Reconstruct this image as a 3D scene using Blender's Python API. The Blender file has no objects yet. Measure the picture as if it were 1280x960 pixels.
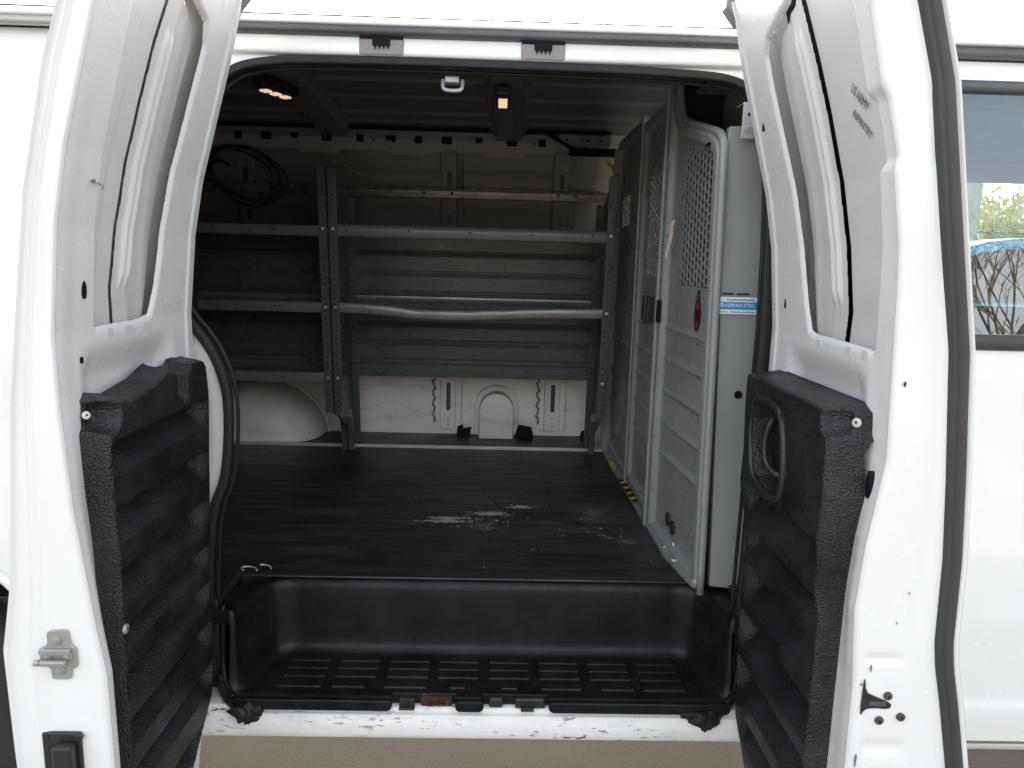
import bpy, bmesh, math, random
import numpy as np
from mathutils import Vector, Matrix
random.seed(7); rng=np.random.RandomState(5)
S=bpy.context.scene
COL=bpy.data.collections.new("scene"); S.collection.children.link(COL)

# ------------------------------------------------------------------ camera
YAW,PITCH,ROLL,FPX=.022,.168,.026,924.
CAM=Vector((0,-1.5,1.37))
cd=bpy.data.cameras.new("camera"); cam=bpy.data.objects.new("camera",cd); COL.objects.link(cam)
fw=Vector((math.sin(YAW)*math.cos(PITCH),math.cos(YAW)*math.cos(PITCH),-math.sin(PITCH)))
rt=Vector((math.cos(YAW),-math.sin(YAW),0)); up=rt.cross(fw)
r2=rt*math.cos(ROLL)+up*math.sin(ROLL); u2=-rt*math.sin(ROLL)+up*math.cos(ROLL)
cam.matrix_world=Matrix(((r2.x,u2.x,-fw.x,CAM.x),(r2.y,u2.y,-fw.y,CAM.y),(r2.z,u2.z,-fw.z,CAM.z),(0,0,0,1)))
cd.sensor_width=36; cd.lens=FPX/1280*36; cd.clip_start=.02; cd.clip_end=2000
S.camera=cam; S.render.resolution_x=1024; S.render.resolution_y=768

# ------------------------------------------------------------------ profiles
LZ=[0,1.25,1.40,1.5,1.6,1.7,1.8,1.9,2.2]; LV=[0,0,.015,.034,.062,.09,.118,.15,.26]
def L(z): return np.interp(z,LZ,LV)
OZ=[.25,.30,.34,.42,.65,.80,.90,1.16,1.44,1.6,1.7,1.8,1.86]
OV=[-.03,-.055,-.068,-.075,-.086,-.085,-.07,-.047,-.01,.03,.065,.11,.14]
def OY(z): return np.interp(z,OZ,OV)
def ss(a,b,x):
    t=np.clip((np.asarray(x,float)-a)/(b-a),0,1); return t*t*(3-2*t)
def sdf(poly,px,py):
    """signed distance to polygon, positive inside"""
    poly=np.array(poly,float); n=len(poly); d=np.full(px.shape,1e9); ins=np.zeros(px.shape,bool)
    for i in range(n):
        a=poly[i]; b=poly[(i+1)%n]; e=b-a
        t=np.clip(((px-a[0])*e[0]+(py-a[1])*e[1])/(e@e),0,1)
        d=np.minimum(d,np.hypot(px-a[0]-t*e[0],py-a[1]-t*e[1]))
        c=((a[1]>py)!=(b[1]>py))
        with np.errstate(divide='ignore',invalid='ignore'):
            xx=(b[0]-a[0])*(py-a[1])/(b[1]-a[1]+1e-12)+a[0]
        ins^=(c&(px<xx))
    return np.where(ins,d,-d)

# ------------------------------------------------------------------ materials
def newmat(name):
    m=bpy.data.materials.new(name); m.use_nodes=True; return m,m.node_tree,m.node_tree.nodes['Principled BSDF']
def N(nt,t,**k):
    n=nt.nodes.new(t)
    for a,b in k.items():
        if hasattr(n,a): setattr(n,a,b)
        else: n.inputs[a].default_value=b
    return n
def coords(nt,scale=(1,1,1),kind='Object'):
    tc=N(nt,'ShaderNodeTexCoord'); mp=N(nt,'ShaderNodeMapping'); mp.inputs['Scale'].default_value=scale
    nt.links.new(tc.outputs[kind],mp.inputs['Vector']); return mp.outputs['Vector']
def ramp(nt,src,stops):
    r=N(nt,'ShaderNodeValToRGB'); e=r.color_ramp.elements
    while len(e)<len(stops): e.new(.5)
    for i,(p,c) in enumerate(stops):
        e[i].position=p; e[i].color=(*c,1) if hasattr(c,'__len__') else (c,c,c,1)
    nt.links.new(src,r.inputs[0]); return r.outputs[0]
def mixc(nt,fac,a,b):
    m=N(nt,'ShaderNodeMix',data_type='RGBA')
    for sock,v in ((0,fac),(6,a),(7,b)):
        if hasattr(v,'is_linked') or hasattr(v,'node'): nt.links.new(v,m.inputs[sock])
        else: m.inputs[sock].default_value=(*v,1) if hasattr(v,'__len__') else v
    return m.outputs[2]
def noise(nt,vec,scale,detail=5,rough=.6):
    n=N(nt,'ShaderNodeTexNoise'); n.inputs['Scale'].default_value=scale; n.inputs['Detail'].default_value=detail; n.inputs['Roughness'].default_value=rough
    nt.links.new(vec,n.inputs['Vector']); return n.outputs['Fac']
def bump(nt,b,src,strength,dist=.002,prev=None):
    n=N(nt,'ShaderNodeBump'); n.inputs['Strength'].default_value=strength; n.inputs['Distance'].default_value=dist
    nt.links.new(src,n.inputs['Height'])
    if prev: nt.links.new(prev,n.inputs['Normal'])
    nt.links.new(n.outputs[0],b.inputs['Normal']); return n.outputs[0]
def paint(name,col,rough=.35,spec=.5,coat=0,specks=0,speckcol=(.08,.06,.04),var=.08,metal=0,dirt=0,dirtcol=(.35,.28,.2),orange=.15,stretch=(1,1,1)):
    m,nt,b=newmat(name); v=coords(nt)
    c=mixc(nt,ramp(nt,noise(nt,v,6,6),[(.3,0),(.75,1)]),tuple(x*(1-var) for x in col),tuple(min(1,x*(1+var)) for x in col))
    if dirt:
        vs=coords(nt,(3,3,9))
        c=mixc(nt,ramp(nt,noise(nt,vs,3,8,.7),[(.52,0),(.75,dirt)]),c,dirtcol)
    if specks:
        vs=coords(nt,stretch)
        f=ramp(nt,noise(nt,vs,140,3,.6),[(.70-specks*.05,0),(.74-specks*.05,1)])
        f2=ramp(nt,noise(nt,vs,9,3,.6),[(.5,0),(.62,1)])
        mm=N(nt,'ShaderNodeMath',operation='MULTIPLY'); nt.links.new(f,mm.inputs[0]); nt.links.new(f2,mm.inputs[1])
        c=mixc(nt,mm.outputs[0],c,speckcol)
    nt.links.new(c,b.inputs['Base Color'])
    r=ramp(nt,noise(nt,v,14,6),[(.3,max(0,rough-.08)),(.8,min(1,rough+.12))]); nt.links.new(r,b.inputs['Roughness'])
    b.inputs['Specular IOR Level'].default_value=spec; b.inputs['Coat Weight'].default_value=coat; b.inputs['Coat Roughness'].default_value=.06
    b.inputs['Metallic'].default_value=metal
    if orange: bump(nt,b,noise(nt,v,35,3),orange,.0015)
    return m
def pebble(name,col=(.018,.018,.02),rough=.5,scale=260,strength=.7,dist=.0012,dust=.0,spec=.5):
    m,nt,b=newmat(name); v=coords(nt)
    vo=N(nt,'ShaderNodeTexVoronoi'); vo.feature='F1'; vo.inputs['Scale'].default_value=scale; nt.links.new(v,vo.inputs['Vector'])
    c=mixc(nt,ramp(nt,noise(nt,v,9,7,.7),[(.4,0),(.8,1)]),col,tuple(x+dust*.06+.006 for x in col))
    if dust:
        vs=coords(nt,(1,1,6)); c=mixc(nt,ramp(nt,noise(nt,vs,55,6,.8),[(.6,0),(.85,dust)]),c,(.12,.115,.11))
    nt.links.new(c,b.inputs['Base Color'])
    nt.links.new(ramp(nt,noise(nt,v,20,5),[(.3,rough-.1),(.8,rough+.15)]),b.inputs['Roughness'])
    b.inputs['Specular IOR Level'].default_value=spec
    bump(nt,b,vo.outputs['Distance'],strength,dist); return m
M={}
M['white']=paint('white_paint',(.83,.825,.80),.22,.5,coat=.5,specks=0,var=.015,orange=.03)
M['white_sill']=paint('scuffed_white_paint',(.82,.80,.75),.35,.5,specks=2.0,speckcol=(.04,.035,.03),var=.04,dirt=.55,dirtcol=(.42,.44,.47),stretch=(.25,1,1))
M['inner_white']=paint('door_inner_paint',(.76,.755,.74),.30,.5,specks=0,var=.02,dirt=.04,dirtcol=(.55,.54,.50))
M['skin_back']=paint('recess_paint',(.68,.672,.65),.34,.5,specks=0,var=.04,dirt=.2,dirtcol=(.47,.46,.43))
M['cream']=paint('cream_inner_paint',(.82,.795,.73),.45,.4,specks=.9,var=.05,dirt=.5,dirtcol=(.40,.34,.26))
M['wallshade']=paint('upper_wall_shaded',(.18,.178,.17),.45,.4,specks=1,var=.08,dirt=.4,dirtcol=(.16,.14,.12))  # cream wall turned dark grey: upper-interior shade put into the colour
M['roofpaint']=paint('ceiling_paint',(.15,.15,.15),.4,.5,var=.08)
M['panelgrey']=paint('bulkhead_grey',(.275,.282,.275),.30,.5,specks=.25,speckcol=(.45,.45,.43),var=.05,dirt=.12,dirtcol=(.20,.19,.17),orange=.04)
M['fillergrey']=paint('filler_grey',(.285,.293,.285),.4,.5,specks=0,var=.03,orange=.08)
M['shelf_lip_lit']=paint('shelf_front_lit_grey',(.125,.128,.12),.3,.5,specks=.2,var=.12,dirt=.15,dirtcol=(.07,.065,.06))  # lighter shelving grey: light on the front lips put into the colour
M['tread']=pebble('tread_plastic',(.008,.008,.0085),.30,500,.2,.0006,dust=.15,spec=.4)
M['railpaint']=paint('wall_rail_paint',(.32,.315,.30),.45,.4,specks=.8,var=.08,dirt=.3,dirtcol=(.25,.22,.18))
M['shelf']=paint('shelving_grey',(.07,.073,.069),.30,.5,specks=.1,speckcol=(.35,.35,.33),var=.10,dirt=.15,dirtcol=(.06,.055,.05))
M['shelf_worn']=paint('worn_shelf_steel',(.19,.185,.17),.28,.6,specks=2,speckcol=(.5,.48,.45),var=.25,metal=.25,dirt=.5,dirtcol=(.12,.11,.10),stretch=(.2,1,1))
M['galv']=paint('galvanised_steel',(.55,.55,.54),.35,.6,var=.1,metal=.55,dirt=.2)
M['zinc']=paint('zinc_plate',(.40,.405,.37),.4,.6,var=.12,metal=.5,dirt=.3,dirtcol=(.5,.42,.3))
M['alu']=paint('worn_aluminium',(.62,.58,.50),.4,.6,var=.15,metal=.3,specks=2,dirt=.5,dirtcol=(.3,.25,.2),stretch=(.15,1,1))
M['rubber']=paint('black_rubber',(.018,.018,.019),.42,.25,var=.3,orange=.3)
M['rubber_rib']=pebble('textured_rubber',(.02,.019,.02),.5,420,.8,.001,spec=.3)
M['sealgrey']=paint('grey_rubber_strip',(.05,.048,.05),.45,.4,var=.08,orange=.05)
M['rail']=paint('dark_gutter',(.085,.085,.085),.4,.5,var=.3,specks=1,speckcol=(.3,.29,.27),stretch=(.3,1,1))
M['trim']=pebble('black_door_card',(.0085,.0085,.0105),.33,300,1.0,.0018,dust=.4,spec=.42)
M['step']=pebble('black_step_plastic',(.0065,.0065,.007),.27,500,.2,.0006,dust=.15,spec=.2)
M['blackplastic']=paint('black_plastic',(.02,.02,.021),.4,.5,var=.2,orange=.1)
M['handleplastic']=paint('handle_plastic',(.020,.018,.017),.42,.5,var=.1,orange=.1)
M['pocket']=paint('pocket_grey',(.24,.22,.21),.45,.5,var=.08)
M['scuff']=paint('pale_scuff',(.80,.78,.74),.6,.3,var=.3)
M['scratch']=paint('scratch_tone',(.10,.09,.078),.6,.3,var=.3)
M['black']=paint('black_void',(.006,.006,.006),.7,.2,var=.1,orange=0)
M['rust']=paint('rust',(.055,.03,.018),.8,.2,var=.5,specks=2,speckcol=(.35,.22,.15),dirt=.6,dirtcol=(.03,.02,.015))
M['yellow']=paint('yellow_tape',(.75,.50,.02),.45,.4,var=.08,specks=1)
M['red']=paint('red_sticker',(.35,.03,.02),.45,.4,var=.1)
M['blue']=paint('blue_sticker',(.01,.30,.62),.35,.5,var=.03)
M['stickwhite']=paint('white_sticker',(.82,.83,.83),.35,.5,var=.02)
M['ink']=paint('grey_ink',(.14,.14,.16),.6,.2,var=.1,orange=0)
M['green']=paint('green_ink',(.15,.45,.1),.6,.2,var=.1,orange=0)
M['conduit']=paint('conduit',(.05,.05,.052),.3,.6,var=.1,metal=.4)
M['cordm']=paint('twisted_cord',(.72,.62,.54),.7,.2,var=.2)
M['tyre']=paint('tyre',(.03,.03,.03),.7,.3,var=.2)
M['rim']=paint('rim_steel',(.5,.5,.5),.4,.5,var=.1,metal=.4)
M['darkcloth']=paint('dark_cab',(.03,.03,.033),.8,.2,var=.2)
M['bluepaint']=paint('blue_car_paint',(.05,.26,.42),.25,.5,coat=.7,var=.03)
M['bark']=paint('bark',(.10,.075,.055),.9,.1,var=.3)
M['leaf']=paint('yellow_leaf',(.55,.46,.06),.7,.2,var=.5)
M['wood']=paint('pale_wood',(.42,.34,.22),.8,.2,var=.2)
def lens_mat():
    m,nt,b=newmat('lit_lens'); b.inputs['Base Color'].default_value=(.8,.6,.4,1)
    b.inputs['Emission Color'].default_value=(1,.72,.48,1); b.inputs['Emission Strength'].default_value=.13; return m
M['lens']=lens_mat()
def glass_mat(name,tint,refl=.0):
    m,nt,b=newmat(name); nt.nodes.remove(b); out=nt.nodes['Material Output']
    tr=N(nt,'ShaderNodeBsdfTransparent'); tr.inputs[0].default_value=(*tint,1)
    gl=N(nt,'ShaderNodeBsdfGlossy'); gl.inputs['Roughness'].default_value=.0; gl.inputs[0].default_value=(1,1,1,1)
    fr=N(nt,'ShaderNodeFresnel'); fr.inputs['IOR'].default_value=2.3
    mx=N(nt,'ShaderNodeMixShader'); nt.links.new(fr.outputs[0],mx.inputs[0]); nt.links.new(tr.outputs[0],mx.inputs[1]); nt.links.new(gl.outputs[0],mx.inputs[2])
    nt.links.new(mx.outputs[0],out.inputs[0]); return m
M['glass']=glass_mat('tinted_glass',(.40,.60,.60))
def floor_mat():
    m,nt,b=newmat('worn_black_floor')
    v=coords(nt,(1.0,9,1)); v2=coords(nt,(2.2,26,1)); v0=coords(nt)
    c=mixc(nt,ramp(nt,noise(nt,v,3,9,.75),[(.38,0),(.66,1)]),(.008,.0072,.0065),(.070,.061,.052))
    c=mixc(nt,ramp(nt,noise(nt,v2,4,9,.85),[(.50,0),(.72,.75)]),c,(.15,.132,.11)); c=mixc(nt,ramp(nt,noise(nt,coords(nt,(1.5,34,1)),3,6,.8),[(.52,0),(.60,.85)]),c,(.010,.009,.008))
    c=mixc(nt,ramp(nt,noise(nt,v0,2.2,5,.6),[(.38,.7),(.60,0)]),c,(.012,.011,.010))
    # small pale chips
    v3=coords(nt,(60,170,1)); c=mixc(nt,ramp(nt,noise(nt,v3,1.5,3,.7),[(.715,0),(.74,1)]),c,(.30,.29,.27))
    # scuffed-through patches
    def patch(cx,cy,rx,ry,col,th):
        nonlocal c
        tc=N(nt,'ShaderNodeTexCoord'); mp=N(nt,'ShaderNodeMapping'); mp.vector_type='TEXTURE'
        mp.inputs['Location'].default_value=(cx,cy,.62); mp.inputs['Scale'].default_value=(rx,ry,1)
        nt.links.new(tc.outputs['Object'],mp.inputs[0])
        g=N(nt,'ShaderNodeTexGradient'); g.gradient_type='QUADRATIC_SPHERE'; nt.links.new(mp.outputs[0],g.inputs[0])
        vv=coords(nt,(12,30,1)); nn=noise(nt,vv,3,10,.9)
        mm=N(nt,'ShaderNodeMath',operation='MULTIPLY_ADD'); nt.links.new(g.outputs[0],mm.inputs[0]); mm.inputs[1].default_value=.30; nt.links.new(nn,mm.inputs[2])
        c=mixc(nt,ramp(nt,mm.outputs[0],[(th-.10,0),(th+.0,.9)]),c,col)
    patch(-.135,.545,.11,.055,(.46,.45,.43),.72); patch(.0,.61,.10,.035,(.5,.49,.47),.72); patch(.085,.675,.06,.035,(.46,.45,.44),.74)
    patch(-.03,.50,.25,.20,(.13,.12,.11),.80); patch(.30,.62,.2,.4,(.14,.13,.12),.78); patch(.36,.40,.12,.1,(.2,.19,.18),.80)
    nt.links.new(c,b.inputs['Base Color'])
    nt.links.new(ramp(nt,noise(nt,v,5,5),[(.3,.32),(.8,.6)]),b.inputs['Roughness'])
    b.inputs['Specular IOR Level'].default_value=.5
    bump(nt,b,noise(nt,v2,4,6,.7),.5,.001); return m
M['floor']=floor_mat()
def concrete():
    m,nt,b=newmat('concrete'); v=coords(nt)
    c=mixc(nt,ramp(nt,noise(nt,v,3,8,.7),[(.3,0),(.75,1)]),(.20,.178,.152),(.29,.258,.22))
    c=mixc(nt,ramp(nt,noise(nt,v,160,3,.6),[(.35,0),(.7,1)]),c,(.30,.265,.22))
    c=mixc(nt,ramp(nt,noise(nt,v,45,5,.7),[(.64,0),(.7,.8)]),c,(.10,.088,.075))
    nt.links.new(c,b.inputs['Base Color']); b.inputs['Roughness'].default_value=.85
    bump(nt,b,noise(nt,v,180,4,.7),.6,.003); return m
M['concrete']=concrete()

# ------------------------------------------------------------------ object helpers
def link(name,me,mat,parent=None,smooth=True):
    me.materials.append(M[mat] if isinstance(mat,str) else mat)
    o=bpy.data.objects.new(name,me); COL.objects.link(o)
    if smooth: me.polygons.foreach_set('use_smooth',[True]*len(me.polygons))
    if parent: o.parent=parent
    return o
def empty(name,label,cat,loc=(0,0,0),group=None):
    o=bpy.data.objects.new(name,None); COL.objects.link(o); o.location=loc; o['label']=label; o['category']=cat
    if group: o['group']=group
    return o
def local(o):
    """parts are authored in world coordinates; keep them there under their thing"""
    p=o.parent
    if p:
        off=Vector((0,0,0)); q=p
        while q: off+=q.location; q=q.parent
        o.location=-off+o.location
    return o
class MB:
    def __init__(s): s.v=[]; s.f=[]; s.sm=[]; s.pieces=[]
    def add(s,vs,fs,smooth=False):
        n=len(s.v); s.v+= [tuple(map(float,p)) for p in vs]; s.f+=[tuple(i+n for i in f) for f in fs]; s.sm+=[smooth]*len(fs); s.pieces.append((n,len(s.v),len(s.f)-len(fs),len(s.f))); return s
    def box(s,x0,x1,y0,y1,z0,z1,b=.0015,fn=None,seg=1):
        x0,x1=sorted((x0,x1));y0,y1=sorted((y0,y1));z0,z1=sorted((z0,z1))
        b=min(b,(x1-x0)*.45,(y1-y0)*.45,(z1-z0)*.45)
        bm=bmesh.new(); bmesh.ops.create_cube(bm,size=1)
        for v in bm.verts: v.co=Vector(((x0+x1)/2+v.co.x*(x1-x0),(y0+y1)/2+v.co.y*(y1-y0),(z0+z1)/2+v.co.z*(z1-z0)))
        if b>0: bmesh.ops.bevel(bm,geom=bm.edges[:],offset=b,segments=seg+1,affect='EDGES',profile=.5)
        vs=[v.co.copy() for v in bm.verts]; bm.verts.index_update(); fs=[[v.index for v in f.verts] for f in bm.faces]; bm.free()
        if fn: vs=[fn(p) for p in vs]
        return s.add(vs,fs)
    def prism(s,pts,axis,a,b,bev=0.0,fn=None):
        """extrude polygon pts (2D) along axis ('x','y','z') between a and b"""
        def mk(p,t):
            return {'x':(t,p[0],p[1]),'y':(p[0],t,p[1]),'z':(p[0],p[1],t)}[axis]
        bm=bmesh.new(); A=[bm.verts.new(mk(p,a)) for p in pts]; B=[bm.verts.new(mk(p,b)) for p in pts]
        n=len(pts); bm.faces.new(A); bm.faces.new(B[::-1])
        for i in range(n): bm.faces.new((A[i],B[i],B[(i+1)%n],A[(i+1)%n]))
        bmesh.ops.recalc_face_normals(bm,faces=bm.faces[:])
        if bev: bmesh.ops.bevel(bm,geom=bm.edges[:],offset=bev,segments=2,affect='EDGES',profile=.5)
        vs=[v.co.copy() for v in bm.verts]; bm.verts.index_update(); fs=[[v.index for v in f.verts] for f in bm.faces]; bm.free()
        if fn: vs=[fn(p) for p in vs]
        return s.add(vs,fs)
    def tube(s,pts,r,n=10,closed=False,caps=True,flat=None):
        pts=[Vector(p) for p in pts]; rings=[]; m=len(pts); prevu=None
        for i,p in enumerate(pts):
            if closed: t=pts[(i+1)%m]-pts[i-1]
            else: t=pts[min(i+1,m-1)]-pts[max(i-1,0)]
            t.normalize()
            if prevu is None:
                u=t.cross(Vector((0,0,1))); 
                if u.length<.1: u=t.cross(Vector((0,1,0)))
            else: u=prevu-t*prevu.dot(t)
            u.normalize(); prevu=u; w=t.cross(u); rr=r[i] if hasattr(r,'__len__') else r
            rings.append([p+(u*math.cos(2*math.pi*k/n)+w*math.sin(2*math.pi*k/n))*rr for k in range(n)])
        vs=[q for ring in rings for q in ring]; fs=[]
        for i in range(m if closed else m-1):
            for k in range(n):
                a=i*n+k; b=i*n+(k+1)%n; c=((i+1)%m)*n+(k+1)%n; d=((i+1)%m)*n+k; fs.append((a,b,c,d))
        if caps and not closed: fs+=[tuple(range(n))[::-1],tuple((m-1)*n+k for k in range(n))]
        return s.add(vs,fs,True)
    def cyl(s,c,axis,r,h,n=20,r2=None):
        c=Vector(c); a=Vector(axis).normalized(); return s.tube([c,c+a*h*.02,c+a*h*.98,c+a*h],[r*.93,r,r if r2 is None else r2,(r if r2 is None else r2)*.93],n)
    def build(s,name,mat,parent=None,smooth=None):
        me=bpy.data.meshes.new(name); me.from_pydata(s.v,[],s.f); 
        o=link(name,me,mat,parent,False)
        me.polygons.foreach_set('use_smooth',s.sm if smooth is None else [smooth]*len(me.polygons)); me.update(); return o
def build_each(mb,name,mat,parent=None,smooth=None):
    out=[]
    for (v0,v1,f0,f1) in mb.pieces:
        q=MB(); q.v=mb.v[v0:v1]; q.f=[tuple(i-v0 for i in f) for f in mb.f[f0:f1]]; q.sm=mb.sm[f0:f1]
        out.append(q.build(name,mat,parent,smooth))
    return out
def grid(name,X,Y,Z,mat,parent=None,mask=None,flip=False,smooth=True):
    n,m=X.shape; co=np.stack([X,Y,Z],-1).reshape(-1,3)
    i,j=np.meshgrid(np.arange(n-1),np.arange(m-1),indexing='ij'); a=i*m+j
    q=np.stack([a,a+m,a+m+1,a+1],-1).reshape(-1,4)
    if flip: q=q[:,::-1]
    if mask is not None:
        mm=mask.reshape(-1); q=q[mm[q].all(1)]
    used=np.unique(q); re=-np.ones(len(co),int); re[used]=np.arange(len(used))
    me=bpy.data.meshes.new(name); me.from_pydata(co[used].tolist(),[],re[q].tolist()); me.update()
    return link(name,me,mat,parent,smooth)
def snap(V,Z,D,thr,below=True):
    """slide the vertices just past the contour D=thr back onto it; returns V,Z,mask"""
    dv=V[1,0]-V[0,0]; dz=Z[0,1]-Z[0,0]; gv,gz=np.gradient(D,dv,dz); g2=gv*gv+gz*gz+1e-9
    sg=1 if below else -1; e=(D-thr)*sg; cell=1.45*max(dv,dz)*1.0
    m=(e>0)&(e<cell); k=np.where(m,(D-thr)/g2,0); lim=1.5*cell
    return V-np.clip(k*gv,-lim,lim), Z-np.clip(k*gz,-lim,lim), e<cell
def rounded(pts,r,seg=5):
    out=[]; n=len(pts)
    for i in range(n):
        p=np.array(pts[i],float); a=np.array(pts[i-1],float)-p; b=np.array(pts[(i+1)%n],float)-p
        la,lb=np.hypot(*a),np.hypot(*b); rr=min(r,la*.45,lb*.45); a=p+a/la*rr; b=p+b/lb*rr
        for k in range(seg+1):
            t=k/seg; out.append(tuple((1-t)**2*a+2*t*(1-t)*p+t*t*b))
    return out
def smoothpath(pts,it=2,closed=False):
    pts=[np.array(p,float) for p in pts]
    for _ in range(it):
        o=[]; n=len(pts)
        rngi=range(n if closed else n-1)
        if not closed: o.append(pts[0])
        for i in rngi:
            a,b=pts[i],pts[(i+1)%n]; o+= [a*.75+b*.25,a*.25+b*.75]
        if not closed: o.append(pts[-1])
        pts=o
    return pts
def text(body,size,mat,name,parent,mw,extr=.0003,fnt=None,sx=1):
    c=bpy.data.curves.new(name,'FONT'); c.body=body; c.size=size; c.extrude=extr; c.resolution_u=3
    o=bpy.data.objects.new('tmp',c); COL.objects.link(o); dg=bpy.context.evaluated_depsgraph_get()
    me=bpy.data.meshes.new_from_object(o.evaluated_get(dg)); bpy.data.objects.remove(o)
    me.transform(Matrix.Diagonal((sx,1,1,1))); me.transform(mw); me.name=name
    return link(name,me,mat,parent,False)
def frame_mat(loc,xa,ya):
    xa=Vector(xa).normalized(); ya=Vector(ya).normalized(); za=xa.cross(ya)
    return Matrix(((xa.x,ya.x,za.x,loc[0]),(xa.y,ya.y,za.y,loc[1]),(xa.z,ya.z,za.z,loc[2]),(0,0,0,1)))

# ================================================================== GROUND / SKY
def setting(o): o['kind']='structure'; return o
g=MB(); g.add([(-60,-60,0),(60,-60,0),(60,60,0),(-60,60,0)],[(0,1,2,3)]); setting(g.build('ground','concrete'))

# ================================================================== VAN
van=empty('cargo_van','white cargo van with both side doors swung wide open on concrete','van')
XL,XR=-3.0,3.2
# opening path on body flange (x,z)
OP=[(-.40,1.762),(-.487,1.752),(-.535,1.738),(-.559,1.68),(-.584,1.549),(-.601,1.422),(-.612,1.311),(-.612,1.248),(-.581,1.184),(-.555,1.119),(-.546,1.047),(-.557,.906),(-.589,.839),(-.601,.721),(-.606,.612),(-.603,.481),(-.578,.414),(-.514,.390),(-.3,.388),(0,.386),(.3,.386),(.446,.388),(.517,.396),(.540,.430),(.540,.555),(.542,.8),(.546,1.161),(.549,1.421),(.552,1.582),(.530,1.690),(.488,1.740),(.399,1.756),(0,1.762)]
OP=[(x-(.045*float(ss(1.17,1.32,z)) if x<0 else -.004*float(ss(.45,.6,z))) if z<1.70 else x*1.025,z) for x,z in OP]
OPs=np.array(smoothpath(OP,3,True))
def pathnormals(P):
    t=np.roll(P,-1,0)-np.roll(P,1,0); t/=np.hypot(t[:,0],t[:,1])[:,None]+1e-9
    return np.stack([t[:,1],-t[:,0]],1)   # path runs counter-clockwise seen from -y -> check sign
nrm=pathnormals(OPs); cen=OPs.mean(0)
if np.mean((nrm*(OPs-cen)).sum(1))<0: nrm=-nrm
# opening frame: white flange ring with rolled inner edge
rows=[(-.003,.018),(-.004,.012),(.0,.004),(.008,.0),(.03,-.002),(.045,.004),(.06,.012),(.10,.012),(.16,.014)]
n=len(OPs); X=np.zeros((n+1,len(rows)));Y=X.copy();Z=X.copy()
for i in range(n+1):
    p=OPs[i%n]; q=nrm[i%n]
    for j,(o_,dy) in enumerate(rows):
        pp=p+q*o_; X[i,j]=pp[0]; Z[i,j]=pp[1] if p[1]>.5 or j<4 else max(pp[1],.40); 
        if p[1]>1.7: Z[i,j]=min(Z[i,j],1.775)
        Y[i,j]=L(Z[i,j])+dy
grid('opening_frame',X,Y,Z,'white',van)
# rubber seal following the opening
sec=rounded([(-.011,-.010),(.008,-.010),(.008,.010),(-.011,.010)],.007,3); k=len(sec)
X=np.zeros((n+1,k+1));Y=X.copy();Z=X.copy()
for i in range(n+1):
    p=OPs[i%n]; q=nrm[i%n]; wob=.0015*math.sin(i*.9)
    for j in range(k+1):
        o_,dy=sec[j%k]; wd=1+.55*float(ss(1.0,1.1,p[1])*ss(1.62,1.52,p[1]))*(p[0]>.3); pp=p+q*(o_*wd); X[i,j]=pp[0]; Z[i,j]=pp[1]; Y[i,j]=L(Z[i,j])+dy-.004+wob*.3
o=grid('door_seal',X,Y,Z,'rubber_rib',van,mask=None)
# second inner bead of the seal
b=MB(); b.tube([(p[0]-q[0]*.014,float(L(p[1]))+.014,p[1]-q[1]*.014) for p,q in zip(OPs,nrm)],.0042,10,closed=True); b.build('door_seal','rubber',van)
# torn rubber lumps at both lower corners
def lump(cx,cz,s,seed):
    r=random.Random(seed); bm=bmesh.new(); bmesh.ops.create_icosphere(bm,subdivisions=4,radius=1)
    for v in bm.verts:
        c=v.co; k=1+.22*math.sin(5*c.x+seed)*math.cos(6*c.z)+.13*math.sin(13*c.x+9*c.y)+.05*math.sin(31*c.z+17*c.x)
        t=max(0,-c.z); c=Vector((c.x*k*(1-.55*t),c.y*k*.7,c.z*k))
        v.co=Vector((cx+c.x*.034*s,-.078+c.y*.020,cz+c.z*.022))
    me=bpy.data.meshes.new('torn_seal_end'); bm.to_mesh(me); bm.free(); return link('torn_seal_end',me,'rubber',van)
lump(-.508,.417,1,1); lump(.462,.412,-1,4)
b=MB(); b.tube(smoothpath([(-.578,-.02,.47),(-.568,-.035,.44),(-.545,-.06,.425),(-.50,-.072,.424)],2),.011,8); b.build('torn_seal_end','rubber',van)
b=MB(); b.tube(smoothpath([(.41,-.07,.424),(.46,-.072,.420),(.505,-.06,.425),(.535,-.03,.45)],2),.011,8); b.build('torn_seal_end','rubber',van)

# header above the opening, gutter strip, roof edge : extruded along x
def extr(name,prof,x0,x1,mat,parent=van,smooth=True,n=2,fn=None):
    xs=np.linspace(x0,x1,n); P=np.array(prof,float); X=np.repeat(xs[:,None],len(P),1); Y=np.repeat(P[None,:,0],n,0).copy(); Z=np.repeat(P[None,:,1],n,0).copy()
    if fn: Y,Z=fn(X,Y,Z)
    return grid(name,X,Y,Z,mat,parent,smooth=smooth)
extr('header_panel',smoothpath([(.125,1.765),(.098,1.768),(.094,1.776),(.097,1.790),(.100,1.803),(.098,1.812),(.110,1.816)],2),-.70,.70,'white')
extr('gutter_strip',smoothpath([(.10,1.804),(.088,1.806),(.082,1.812),(.085,1.822),(.10,1.825)],2),-.70,.70,'rail')
extr('roof_edge',smoothpath([(.11,1.824),(.090,1.825),(.088,1.832),(.094,1.842),(.112,1.8468),(.120,1.8465),(.124,1.840)],2),XL,XR,'white')
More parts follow.
